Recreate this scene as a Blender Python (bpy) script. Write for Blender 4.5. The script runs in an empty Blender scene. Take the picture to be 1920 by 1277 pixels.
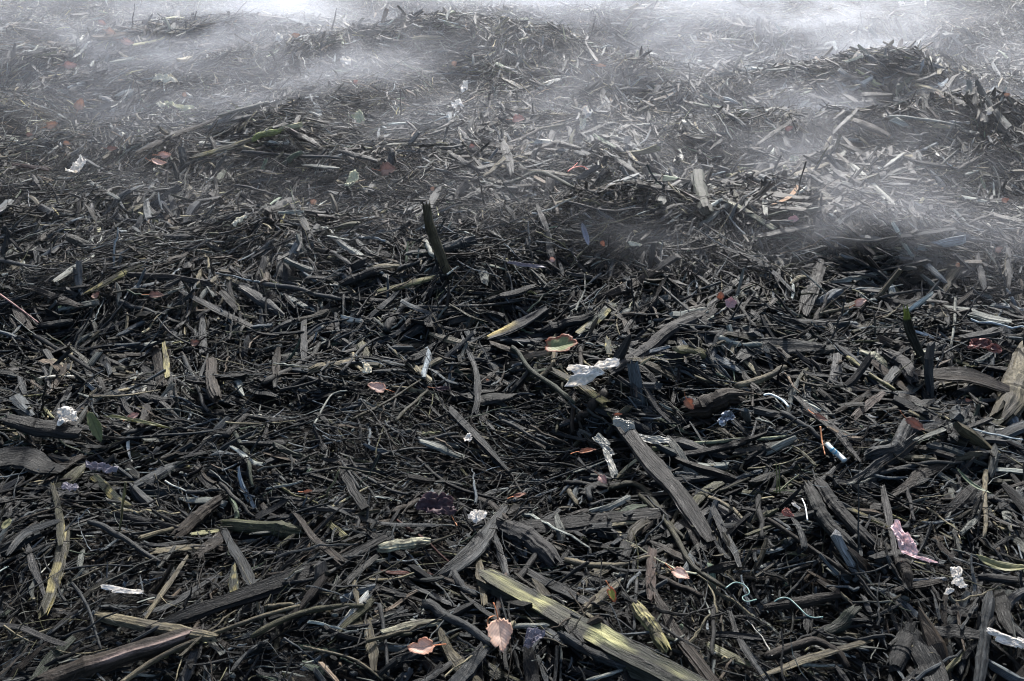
import bpy, math, random
import numpy as np
from mathutils import Vector
R = math.radians
sc = bpy.context.scene
COL = sc.collection

# ------------------------------------------------------------------ camera
CAM = np.array((0.0, 0.0, 1.45)); PITCH = 30.0; FPX = 35 / 36 * 1920
cd = bpy.data.cameras.new('camera'); cam = bpy.data.objects.new('camera', cd); COL.objects.link(cam)
cam.location = CAM; cam.rotation_euler = (R(90 - PITCH), 0, 0)
cd.lens = 35; cd.sensor_width = 36; cd.clip_start = .05; cd.clip_end = 400
cd.dof.use_dof = True; cd.dof.focus_distance = 2.9; cd.dof.aperture_fstop = 16
sc.camera = cam

# ------------------------------------------------------------------ sky, sun, exposure
SUN_EL, SUN_AZ = 38.0, 10.0          # the sun stands beyond the heap, a little to the right
w = bpy.data.worlds.new('World'); sc.world = w; w.use_nodes = True
nt = w.node_tree; bg = nt.nodes['Background']
sky = nt.nodes.new('ShaderNodeTexSky'); sky.sky_type = 'NISHITA'; sky.sun_disc = False
sky.sun_elevation = R(SUN_EL); sky.sun_rotation = R(SUN_AZ)
sky.air_density = 1.0; sky.dust_density = 3.0; sky.ozone_density = 1.0
nt.links.new(sky.outputs[0], bg.inputs[0]); bg.inputs[1].default_value = 0.13
sd = bpy.data.lights.new('sun', 'SUN'); sd.energy = 5.0; sd.angle = R(5); sd.color = (1, .98, .95)
sun = bpy.data.objects.new('sun', sd); COL.objects.link(sun)
v = Vector((math.sin(R(SUN_AZ)) * math.cos(R(SUN_EL)), math.cos(R(SUN_AZ)) * math.cos(R(SUN_EL)), math.sin(R(SUN_EL))))
sun.rotation_euler = v.to_track_quat('Z', 'Y').to_euler()
sc.view_settings.view_transform = 'Standard'; sc.view_settings.look = 'None'
sc.view_settings.gamma = 1; sc.view_settings.use_curve_mapping = False
sc.view_settings.exposure = 0.9
sc.cycles.max_bounces = 5; sc.cycles.diffuse_bounces = 2; sc.cycles.glossy_bounces = 1
sc.cycles.transmission_bounces = 2; sc.cycles.transparent_max_bounces = 6; sc.cycles.volume_bounces = 1
sc.cycles.volume_step_rate = 1.0; sc.cycles.volume_max_steps = 128
sc.cycles.use_denoising = True; sc.cycles.filter_width = 1.1

rng = np.random.default_rng(7)

# ------------------------------------------------------------------ noise and terrain
def vnoise(x, y, seed):
    r = np.random.default_rng(seed); G = r.random((128, 128))
    xi = np.floor(x).astype(int); yi = np.floor(y).astype(int); fx = x - xi; fy = y - yi
    fx = fx * fx * (3 - 2 * fx); fy = fy * fy * (3 - 2 * fy)
    a = G[xi % 128, yi % 128]; b = G[(xi + 1) % 128, yi % 128]; c = G[xi % 128, (yi + 1) % 128]; d = G[(xi + 1) % 128, (yi + 1) % 128]
    return (a * (1 - fx) + b * fx) * (1 - fy) + (c * (1 - fx) + d * fx) * fy - .5

def flat_hit(px, py):                                     # where a sight line meets the level z = 0
    p = R(PITCH); u = (px - 960) / FPX; vv = -(py - 638.5) / FPX
    d = np.array((u, math.cos(p) + vv * math.sin(p), -math.sin(p) + vv * math.cos(p)))
    t = 1.45 / -d[2]
    return d[0] * t, d[1] * t

# crests and hollows of the heap: (photo x, y, height, half width, half depth)
BUMPS = [(900, 118, .15, .7, .3), (1180, 140, .08, .6, .25), (1600, 160, .15, .7, .22), (640, 130, .08, .6, .3),
         (1600, 95, -.16, 1.2, .3), (1560, 262, .15, .55, .18), (1500, 225, -.08, .6, .2), (1790, 285, .17, .6, .2), (1890, 395, -.16, .3, .22),
         (380, 255, .10, .7, .3), (100, 200, -.06, .6, .4), (1180, 480, .09, .4, .14), (1000, 425, -.09, .3, .16), (560, 330, .07, .4, .2),
         (1400, 500, .07, .35, .13), (1700, 520, .06, .35, .15), (1340, 655, -.07, .18, .1), (950, 585, .05, .3, .09), (300, 690, -.07, .28, .14),
         (520, 735, .05, .25, .08), (1000, 880, -.05, .2, .1), (1160, 770, .045, .15, .07), (1750, 870, .05, .2, .08), (1350, 1180, -.04, .15, .09),
         (700, 1010, .035, .2, .07), (150, 860, .04, .2, .08), (150, 560, .06, .35, .12), (1330, 330, -.06, .4, .2), (60, 420, .06, .4, .2)]
BUMPS = [flat_hit(a, b) + (h * (1 if h > .12 else .75), rx, max(ry, .24 if b < 500 else .14)) for a, b, h, rx, ry in BUMPS]

def H(x, y):
    x = np.asarray(x, float); y = np.asarray(y, float)
    h = .26 * vnoise(x / 1.9 + 31, y / 1.6 + 17, 1) + .16 * vnoise(x / .75 + 11, y / .6 + 7, 2)
    h = h + .075 * vnoise(x / .30 + 3, y / .27 + 9, 3) + .07 * vnoise(x / .5 + 23, y / .45 + 4, 5) + .03 * vnoise(x / .12, y / .1, 4)
    for bx, by, a, rx, ry in BUMPS:
        h = h + a * np.exp(-((x - bx) / rx) ** 2 - ((y - by) / ry) ** 2)
    h = h + .05 * np.clip(y - 7.2, 0, 6)
    far = np.clip((np.hypot(x, y) - 14) / 10, 0, 1)
    return h * (1 - far) - .6 * far * far

def unproj(px, py, off=0.0):
    """points of the heap surface (raised by off) seen at photo pixels"""
    px = np.atleast_1d(np.asarray(px, float)); py = np.atleast_1d(np.asarray(py, float))
    p = R(PITCH); u = (px - 960) / FPX; vv = -(py - 638.5) / FPX
    d = np.stack((u, math.cos(p) + vv * math.sin(p), -math.sin(p) + vv * math.cos(p)), 1)
    t = np.full(len(px), 1.0); done = np.zeros(len(px), bool)
    for _ in range(700):
        q = CAM + d * t[:, None]
        done |= q[:, 2] <= H(q[:, 0], q[:, 1]) + off
        if done.all(): break
        t = np.where(done, t, t + .018)
    t -= .009
    return CAM + d * t[:, None]

def proj(P):
    P = np.asarray(P) - CAM; p = R(PITCH)
    dep = P[..., 1] * math.cos(p) - P[..., 2] * math.sin(p); up = P[..., 1] * math.sin(p) + P[..., 2] * math.cos(p)
    return 960 + FPX * P[..., 0] / dep, 638.5 - FPX * up / dep, dep

# ------------------------------------------------------------------ materials
def nodes(name):
    m = bpy.data.materials.new(name); m.use_nodes = True
    return m, m.node_tree.nodes, m.node_tree.links, m.node_tree.nodes['Principled BSDF']

def mathn(N, L, op, a, b=None, c=None, clamp=False):
    n = N.new('ShaderNodeMath'); n.operation = op; n.use_clamp = clamp
    for i, v_ in enumerate((a, b, c)):
        if v_ is None: continue
        if isinstance(v_, (int, float)): n.inputs[i].default_value = v_
        else: L.new(v_, n.inputs[i])
    return n.outputs[0]

def wood_material(name, sx, bump, rough):
    m, N, L, B = nodes(name)
    col = N.new('ShaderNodeAttribute'); col.attribute_name = 'col'
    fib = N.new('ShaderNodeAttribute'); fib.attribute_name = 'fib'
    mp = N.new('ShaderNodeMapping'); L.new(fib.outputs['Vector'], mp.inputs['Vector']); mp.inputs['Scale'].default_value = sx
    n1 = N.new('ShaderNodeTexNoise'); n1.inputs['Scale'].default_value = 1; n1.inputs['Detail'].default_value = 4; n1.inputs['Roughness'].default_value = .72; n1.inputs['Distortion'].default_value = 1.4
    L.new(mp.outputs[0], n1.inputs['Vector'])
    mp2 = N.new('ShaderNodeMapping'); L.new(fib.outputs['Vector'], mp2.inputs['Vector']); mp2.inputs['Scale'].default_value = (38, 38, 90)
    n2 = N.new('ShaderNodeTexNoise'); n2.inputs['Scale'].default_value = 1; n2.inputs['Detail'].default_value = 3
    L.new(mp2.outputs[0], n2.inputs['Vector'])
    r1 = N.new('ShaderNodeMapRange'); L.new(n1.outputs[0], r1.inputs[0]); r1.inputs[1].default_value = .32; r1.inputs[2].default_value = .68
    r1.inputs[3].default_value = .18; r1.inputs[4].default_value = 2.0
    r2 = N.new('ShaderNodeMapRange'); L.new(n2.outputs[0], r2.inputs[0]); r2.inputs[1].default_value = .3; r2.inputs[2].default_value = .7
    r2.inputs[3].default_value = .45; r2.inputs[4].default_value = 1.55
    k = mathn(N, L, 'MULTIPLY', r1.outputs[0], r2.outputs[0])
    mx = N.new('ShaderNodeVectorMath'); mx.operation = 'SCALE'; L.new(col.outputs['Color'], mx.inputs[0]); L.new(k, mx.inputs['Scale'])
    L.new(mx.outputs[0], B.inputs['Base Color'])
    r3 = N.new('ShaderNodeMapRange'); L.new(n2.outputs[0], r3.inputs[0]); r3.inputs[3].default_value = rough[0]; r3.inputs[4].default_value = rough[1]
    L.new(r3.outputs[0], B.inputs['Roughness'])
    bp = N.new('ShaderNodeBump'); bp.inputs['Strength'].default_value = bump; bp.inputs['Distance'].default_value = .0045
    L.new(n1.outputs[0], bp.inputs['Height']); L.new(bp.outputs[0], B.inputs['Normal'])
    B.inputs['Specular IOR Level'].default_value = .21
    return m
M_WOOD = wood_material('split_wood', (230, 230, 210), 1.0, (.3, .68))
M_BARK = wood_material('bark', (190, 190, 420), .8, (.42, .8))

def plain(name, rgb, rough=.6, trans=0.0, scale=60, amp=.35, sss=0, spec=.5):
    m, N, L, B = nodes(name)
    tc = N.new('ShaderNodeTexCoord')
    n = N.new('ShaderNodeTexNoise'); n.inputs['Scale'].default_value = scale; n.inputs['Detail'].default_value = 5; L.new(tc.outputs['Object'], n.inputs['Vector'])
    r = N.new('ShaderNodeMapRange'); L.new(n.outputs[0], r.inputs[0]); r.inputs[1].default_value = .3; r.inputs[2].default_value = .7
    r.inputs[3].default_value = 1 - amp; r.inputs[4].default_value = 1 + amp * .4
    mx = N.new('ShaderNodeVectorMath'); mx.operation = 'SCALE'; mx.inputs[0].default_value = rgb; L.new(r.outputs[0], mx.inputs['Scale'])
    L.new(mx.outputs[0], B.inputs['Base Color']); B.inputs['Roughness'].default_value = rough; B.inputs['Specular IOR Level'].default_value = spec
    bp = N.new('ShaderNodeBump'); bp.inputs['Strength'].default_value = .4; bp.inputs['Distance'].default_value = .002
    L.new(n.outputs[0], bp.inputs['Height']); L.new(bp.outputs[0], B.inputs['Normal'])
    if trans: B.inputs['Transmission Weight'].default_value = trans; B.inputs['IOR'].default_value = 1.1
    return m

def soil_material():
    m, N, L, B = nodes('dark_compost')
    tc = N.new('ShaderNodeTexCoord')
    n = N.new('ShaderNodeTexNoise'); n.inputs['Scale'].default_value = 55; n.inputs['Detail'].default_value = 8; n.inputs['Roughness'].default_value = .7
    L.new(tc.outputs['Object'], n.inputs['Vector'])
    cr = N.new('ShaderNodeValToRGB'); cr.color_ramp.elements[0].position = .35; cr.color_ramp.elements[0].color = (.010, .010, .010, 1)
    cr.color_ramp.elements[1].position = .7; cr.color_ramp.elements[1].color = (.03, .028, .025, 1)
    L.new(n.outputs[0], cr.inputs[0]); L.new(cr.outputs[0], B.inputs['Base Color']); B.inputs['Roughness'].default_value = .9; B.inputs['Specular IOR Level'].default_value = .15
    bp = N.new('ShaderNodeBump'); bp.inputs['Distance'].default_value = .02; L.new(n.outputs[0], bp.inputs['Height']); L.new(bp.outputs[0], B.inputs['Normal'])
    return m
M_SOIL = soil_material()

# ------------------------------------------------------------------ object helpers
def link(name, me, mat, parent=None):
    o = bpy.data.objects.new(name, me); COL.objects.link(o)
    if mat: me.materials.append(mat)
    if parent: o.parent = parent
    return o

def tag(o, label=None, cat=None, group=None, kind=None):
    if label: o['label'] = label
    if cat: o['category'] = cat
    if group: o['group'] = group
    if kind: o['kind'] = kind
    elif cat: o['kind'] = 'thing'

def mesh_np(name, V, loops, starts, totals, smooth=True, attrs=None):
    me = bpy.data.meshes.new(name)
    me.vertices.add(len(V)); me.vertices.foreach_set('co', np.ascontiguousarray(V, np.float32).ravel())
    me.loops.add(len(loops)); me.loops.foreach_set('vertex_index', np.ascontiguousarray(loops, np.int32))
    me.polygons.add(len(starts)); me.polygons.foreach_set('loop_start', np.ascontiguousarray(starts, np.int32))
    me.polygons.foreach_set('loop_total', np.ascontiguousarray(totals, np.int32))
    me.polygons.foreach_set('use_smooth', np.full(len(starts), smooth))
    for k, (typ, key, arr) in (attrs or {}).items():
        a = me.attributes.new(k, typ, 'POINT'); a.data.foreach_set(key, np.ascontiguousarray(arr, np.float32).ravel())
    me.update(); me.validate() if False else None
    return me

def norm(a): return a / (np.linalg.norm(a, axis=-1, keepdims=True) + 1e-9)

def tubes(P, Wd, Tk, nrm, S=6, box=0.0, rough=.12, fine=.0, ragged=.0, twist=0.0, rs=None):
    """P [N,R,3] axes, Wd/Tk [N,R] full width/thickness, nrm [N,3] facing side -> verts [N,R,S,3], fibre coords"""
    rs = rs or rng
    N, Rn, _ = P.shape
    T = norm(np.gradient(P, axis=1))
    n = nrm[:, None, :] - (nrm[:, None, :] * T).sum(-1, keepdims=True) * T; n = norm(n)
    U = np.cross(T, n)
    if np.any(twist):
        a = np.asarray(twist).reshape(-1, 1) * np.linspace(-.5, .5, Rn)[None]
        ca, sa = np.cos(a)[..., None], np.sin(a)[..., None]
        U, n = U * ca + n * sa, n * ca - U * sa
    th = np.arange(S) / S * 2 * np.pi + (np.pi / 4 if S == 4 else 0)
    c, s = np.cos(th), np.sin(th)
    if box: # superellipse
        e = 1 - box; c = np.sign(c) * np.abs(c) ** e; s = np.sign(s) * np.abs(s) ** e
    kn = 1 + rough * rs.normal(size=(N, 1, S))
    if fine:                                             # grooves that wander slowly along the grain
        g = np.cumsum(rs.normal(size=(N, Rn, S)), 1) / math.sqrt(Rn); kn = kn + fine * 1.6 * (g - g.mean(1, keepdims=True))
    cu = c * kn * (Wd / 2)[..., None]; cv = s * kn * (Tk / 2)[..., None]
    V = P[:, :, None] + cu[..., None] * U[:, :, None] + cv[..., None] * n[:, :, None]
    if np.any(ragged):
        rg = np.asarray(ragged).reshape(-1, 1, 1)
        V[:, 0] -= (rs.random((N, S, 1)) * rg) * T[:, :1]
        V[:, -1] += (rs.random((N, S, 1)) * rg) * T[:, -1:]
        if Rn > 4:
            V[:, 1] -= (rs.random((N, S, 1)) * rg * .5) * T[:, 1:2]; V[:, -2] += (rs.random((N, S, 1)) * rg * .5) * T[:, -2:-1]
    seg = np.linalg.norm(np.diff(P, axis=1), axis=2); al = np.concatenate((np.zeros((N, 1)), np.cumsum(seg, 1)), 1)
    seed = rs.random((N, 1, 1, 3)) * 7
    F = np.stack((cu, cv, np.broadcast_to(al[..., None] * .09, cu.shape)), -1) + seed
    return V, F

def topo(N, Rn, S):
    i = np.arange(Rn - 1)[:, None] * S; j = np.arange(S)[None]
    q = np.stack((i + j, i + (j + 1) % S, i + S + (j + 1) % S, i + S + j), -1).reshape(-1, 4)
    caps = np.stack((np.arange(S)[::-1], (Rn - 1) * S + np.arange(S)))
    base = (np.arange(N) * Rn * S)[:, None]
    loops = np.concatenate(((base[:, :, None] + q[None]).reshape(N, -1), (base[:, :, None] + caps[None]).reshape(N, -1)), 1).ravel()
    tot = np.tile(np.concatenate((np.full(len(q), 4), np.full(2, S))), N)
    st = np.concatenate(((0,), np.cumsum(tot)[:-1]))
    return loops, st, tot

def tube_mesh(name, V, F, C, smooth):
    N, Rn, S, _ = V.shape
    lo, st, to = topo(N, Rn, S)
    if C.ndim == 2: C = np.broadcast_to(C[:, None, None, :], (N, Rn, S, 3))
    C4 = np.concatenate((C, np.ones((N, Rn, S, 1))), -1)
    return mesh_np(name, V.reshape(-1, 3), lo, st, to, smooth, {'col': ('FLOAT_COLOR', 'color', C4), 'fib': ('FLOAT_VECTOR', 'vector', F)})

def spline(P, n):
    P = np.asarray(P, float)
    if len(P) == 2: return P[0] + (P[1] - P[0]) * np.linspace(0, 1, n)[:, None]
    Q = np.vstack((2 * P[0] - P[1], P, 2 * P[-1] - P[-2])); out = []
    for t in np.linspace(0, len(P) - 1 - 1e-6, n):
        i = int(t); f = t - i; a, b, c, d = Q[i:i + 4]
        out.append(.5 * (2 * b + (c - a) * f + (2 * a - 5 * b + 4 * c - d) * f * f + (3 * b - a - 3 * c + d) * f ** 3))
    return np.array(out)

# ------------------------------------------------------------------ ground
def axis_pts(lo, hi, near, step, grow):
    a = [0.0]; s = step
    while a[-1] < hi:
        a.append(a[-1] + s)
        if a[-1] > near: s *= grow
    return np.array(a)
xs = axis_pts(0, 120, 6.0, .035, 1.12); xs = np.concatenate((-xs[:0:-1], xs))
ya = axis_pts(0, 120, 10.5, .035, 1.12); yb = axis_pts(0, 60, 1.0, .06, 1.2); ys = np.concatenate((-yb[:0:-1], ya))
X, Y = np.meshgrid(xs, ys, indexing='ij'); Z = H(X, Y)
nx, ny = X.shape; i, j = np.meshgrid(np.arange(nx - 1), np.arange(ny - 1), indexing='ij'); a = (i * ny + j).ravel()
lo = np.stack((a, a + ny, a + ny + 1, a + 1), 1).ravel()
me = mesh_np('ground', np.stack((X, Y, Z), -1).reshape(-1, 3), lo, np.arange(len(a)) * 4, np.full(len(a), 4))
g = link('ground', me, M_SOIL); tag(g, 'dark uneven heap of compost under the wood litter', None, None, 'structure')
# ------------------------------------------------------------------ litter: what nobody could count
TONES = {'dk': (.018, .019, .020), 'gy': (.058, .062, .066), 'br': (.042, .029, .020), 'ol': (.078, .070, .038), 'ye': (.26, .22, .10),
         'li': (.21, .205, .18), 'pk': (.12, .075, .062), 'gn': (.055, .068, .045), 'ta': (.14, .112, .07), 'pu': (.064, .060, .060),
         'bk': (.008, .008, .009), 'cr': (.42, .38, .27), 'rd': (.13, .035, .025), 'bl': (.028, .030, .029)}
def rand_cols(n, rs, bright=1.0, y=None):
    base = np.array([TONES[k] for k in ('dk', 'gy', 'br', 'ol', 'ta', 'pu', 'gn', 'li', 'bl', 'ye')])
    p = np.array((.32, .25, .11, .045, .075, .06, .025, .08, .03, .004)); p = p / p.sum()
    c = base[rs.choice(len(base), n, p=p)]
    far_ = np.clip((y - 3.2) / 3.4, 0, 1) if y is not None else np.zeros(n)     # far pieces coloured paler, standing in for the brighter light at the back
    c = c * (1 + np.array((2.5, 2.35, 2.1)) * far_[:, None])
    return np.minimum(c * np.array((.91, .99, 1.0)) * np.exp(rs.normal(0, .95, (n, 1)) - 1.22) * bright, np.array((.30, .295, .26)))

def scatter(n, y0, y1, rs, margin=.7):
    """points spread evenly over the wedge of heap in front of the camera"""
    y = np.sqrt(rs.random(n) * (y1 ** 2 - y0 ** 2) + y0 ** 2)
    x = (rs.random(n) * 2 - 1) * (y * .66 + margin)
    return x, y

def lay(x, y, Ln, rs, zlo, zhi, stick=.06, tilt=.2):
    """lay pieces on the slope in drifts that share a direction"""
    n = len(x); e = .05
    gx = (H(x + e, y) - H(x - e, y)) / (2 * e); gy = (H(x, y + e) - H(x, y - e)) / (2 * e)
    nr = norm(np.stack((-gx, -gy, np.ones(n)), 1))
    th = 5.2 * vnoise(x / .55 + 5, y / .45 + 2, 21) + 2.6 * vnoise(x / .18, y / .15, 22) + rs.normal(0, .62, n) + .1
    d = np.stack((np.cos(th), np.sin(th), np.zeros(n)), 1); d = norm(d - (d * nr).sum(1, keepdims=True) * nr)
    ti = rs.normal(0, tilt, n); up = rs.random(n) < stick; ti = np.where(up, rs.uniform(.35, 1.0, n), ti)
    dd = d * np.cos(ti)[:, None] + nr * np.sin(ti)[:, None]
    z = H(x, y) + rs.uniform(zlo, zhi, n) + np.where(up, np.sin(ti) * Ln * .25, 0)
    roll = rs.normal(0, .55, n); side = np.cross(dd, nr); nn = norm(nr - (nr * dd).sum(1, keepdims=True) * dd)
    nn = nn * np.cos(roll)[:, None] + side * np.sin(roll)[:, None]
    return np.stack((x, y, z), 1), dd, nn

def axes(c, d, nn, Ln, Rn, bend, rs):
    t = np.linspace(-.5, .5, Rn)
    side = np.cross(d, nn)
    b1 = rs.normal(0, bend, len(c)); b2 = rs.normal(0, bend * .8, len(c)); s1 = rs.normal(0, bend * .7, len(c))
    P = c[:, None] + d[:, None] * (t[None, :, None] * Ln[:, None, None])
    P = P + nn[:, None] * ((-(t ** 2) * 4 * b1[:, None]) * Ln[:, None] * .35)[..., None]
    P = P + side[:, None] * ((-(t ** 2) * 4 * b2[:, None] + np.sin(t * 6.3)[None] * s1[:, None] * .6) * Ln[:, None] * .35)[..., None]
    return P

def chips(n, y0, y1, Rn, S, rs, lmin=.02, lmax=.13, zlo=-.02, zhi=.05, stick=.03):
    x, y = scatter(n, y0, y1, rs)
    Ln = lmin * (lmax / lmin) ** (rs.random(n) ** 1.15)
    cl = vnoise(x / .4 + 40, y / .34 + 13, 61) + .6 * vnoise(x / 1.3 + 4, y / 1.1, 62); Ln = Ln * np.exp(1.0 * cl)
    W = Ln * np.exp(.5 * cl + rs.normal(-2.15, .5, n)); W = np.clip(W, .0018, .03); T = W * rs.uniform(.3, .9, n)
    c, d, nn = lay(x, y, Ln, rs, zlo, zhi, stick=stick)
    P = axes(c, d, nn, Ln, Rn, .11, rs)
    t = np.linspace(0, 1, Rn)[None]; a = rs.uniform(.3, 1.05, (n, 1)); b = rs.uniform(.3, 1.05, (n, 1)); pk = rs.uniform(.25, .75, (n, 1))
    prof = np.where(t < pk, a + (1 - a) * (t / pk) ** .5, b + (1 - b) * ((1 - t) / (1 - pk)) ** .5)
    prof = prof * (1 + .12 * rs.normal(size=(n, Rn)))
    V, F = tubes(P, W[:, None] * prof, T[:, None] * np.clip(prof, .3, 2), nn, S, box=.35, rough=.16, fine=.05, ragged=W * .9, twist=rs.normal(0, .5, n), rs=rs)
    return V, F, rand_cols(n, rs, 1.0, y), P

def twigs(n, y0, y1, Rn, S, rs, wmin=.0016, wmax=.007, lmin=.04, lmax=.22, zlo=-.01, zhi=.058, bend=.13, stick=.045):
    x, y = scatter(n, y0, y1, rs)
    Ln = lmin * (lmax / lmin) ** rs.random(n); W = wmin * (wmax / wmin) ** (rs.random(n) ** 1.4)
    c, d, nn = lay(x, y, Ln, rs, zlo, zhi, stick=stick, tilt=.16)
    P = axes(c, d, nn, Ln, Rn, bend, rs)
    P = P + rs.normal(0, 1, P.shape) * (Ln * .006 + W * .10)[:, None, None]
    t = np.linspace(0, 1, Rn)[None]; prof = (1 - .55 * t) * (1 + .08 * rs.normal(size=(n, Rn)))
    Wd = W[:, None] * prof
    V, F = tubes(P, Wd, Wd * .9, nn, S, rough=.08, ragged=W * .8, rs=rs)
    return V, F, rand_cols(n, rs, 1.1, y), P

rs1 = np.random.default_rng(101)
def stuff(name, label, parts, mat):
    """one object out of several batches of different resolution"""
    Vs, Ls, Ts, Cs, Fs = [], [], [], [], []; off = 0
    for V, F, C in parts:
        N, Rn, S, _ = V.shape; lo, st, to = topo(N, Rn, S)
        Ls.append(lo + off); Ts.append(to); Vs.append(V.reshape(-1, 3)); Fs.append(F.reshape(-1, 3))
        Cs.append(np.broadcast_to(C[:, None, None, :], (N, Rn, S, 3)).reshape(-1, 3)); off += N * Rn * S
    V = np.concatenate(Vs); to = np.concatenate(Ts); st = np.concatenate(((0,), np.cumsum(to)[:-1])); C = np.concatenate(Cs)
    me = mesh_np(name, V, np.concatenate(Ls), st, to, False, {'col': ('FLOAT_COLOR', 'color', np.concatenate((C, np.ones((len(C), 1))), 1)),
                 'fib': ('FLOAT_VECTOR', 'vector', np.concatenate(Fs))})
    o = link(name, me, mat); tag(o, label, 'wood litter', None, 'stuff'); return o

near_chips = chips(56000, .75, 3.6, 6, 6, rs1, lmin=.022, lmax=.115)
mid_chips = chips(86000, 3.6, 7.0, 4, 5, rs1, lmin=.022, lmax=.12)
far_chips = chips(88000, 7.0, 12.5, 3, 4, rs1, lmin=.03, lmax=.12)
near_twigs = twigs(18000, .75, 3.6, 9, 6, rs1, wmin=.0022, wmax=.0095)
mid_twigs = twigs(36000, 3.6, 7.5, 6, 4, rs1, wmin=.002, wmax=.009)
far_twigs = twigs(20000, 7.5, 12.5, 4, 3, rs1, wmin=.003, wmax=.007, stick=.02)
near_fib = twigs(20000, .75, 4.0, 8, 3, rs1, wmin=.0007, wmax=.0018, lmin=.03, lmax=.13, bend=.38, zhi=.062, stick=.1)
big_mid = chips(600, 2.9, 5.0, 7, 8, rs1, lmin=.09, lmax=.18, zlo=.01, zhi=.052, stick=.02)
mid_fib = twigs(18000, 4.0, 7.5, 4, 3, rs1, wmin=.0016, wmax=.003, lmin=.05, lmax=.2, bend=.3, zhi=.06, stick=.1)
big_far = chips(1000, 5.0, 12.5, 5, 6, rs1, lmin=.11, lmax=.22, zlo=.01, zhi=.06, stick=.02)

def crumbs(n, y0, y1, rs):
    x, y = scatter(n, y0, y1, rs); s = .003 * (4.5 ** rs.random(n)); d = norm(rs.normal(size=(n, 3))); nn = norm(np.cross(d, rs.normal(size=(n, 3))))
    c = np.stack((x, y, H(x, y) + rs.uniform(0, .04, n)), 1); P = c[:, None] + d[:, None] * (s[:, None] * np.linspace(-.6, .6, 3)[None])[..., None]
    pr = np.array((.6, 1, .5))[None] * s[:, None]; V, F = tubes(P, pr, pr * .8, nn, 5, rough=.2, rs=rs)
    return V, F, rand_cols(n, rs, .7)
# the pieces that show largest are taken out of the litter and become objects of their own
def pick(batch, count, S_min=14):
    V, F, C, P = batch
    px, py, dep = proj(P[:, P.shape[1] // 2]); ax, ay, _ = proj(P[:, 0]); bx, by, _ = proj(P[:, -1])
    lpx = np.hypot(ax - bx, ay - by); wpx = np.linalg.norm(V[:, V.shape[1] // 2, 0] - V[:, V.shape[1] // 2, V.shape[2] // 2], axis=1) / dep * FPX
    mid = P[:, P.shape[1] // 2]; lift = mid[:, 2] - H(mid[:, 0], mid[:, 1])
    ok = (px > 25) & (px < 1895) & (py > 20) & (py < 1262) & (lift > .026)
    sc_ = np.where(ok, lpx * wpx, 0); idx = np.argsort(-sc_)[:count]
    return idx, np.stack((px, py), 1), lpx, wpx, (ax, ay, bx, by)
N_CHIP, N_TWIG = 160, 165
ci = pick(near_chips, N_CHIP); ti = pick(near_twigs, N_TWIG)
def without(b, idx):
    keep = np.ones(len(b[0]), bool); keep[idx] = False
    return tuple(q[keep] for q in b[:3])
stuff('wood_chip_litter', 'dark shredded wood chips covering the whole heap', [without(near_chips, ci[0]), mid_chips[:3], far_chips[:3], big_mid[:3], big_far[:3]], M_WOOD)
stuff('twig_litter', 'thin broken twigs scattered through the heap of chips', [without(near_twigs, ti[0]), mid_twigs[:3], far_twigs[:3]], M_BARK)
stuff('bark_crumbs', 'dark crumbs of bark and compost filling the gaps', [crumbs(80000, .75, 3.8, rs1)], M_BARK)
stuff('fibre_litter', 'hair thin wood fibres and rootlets caught between the chips', [near_fib[:3], mid_fib[:3]], M_WOOD)
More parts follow.
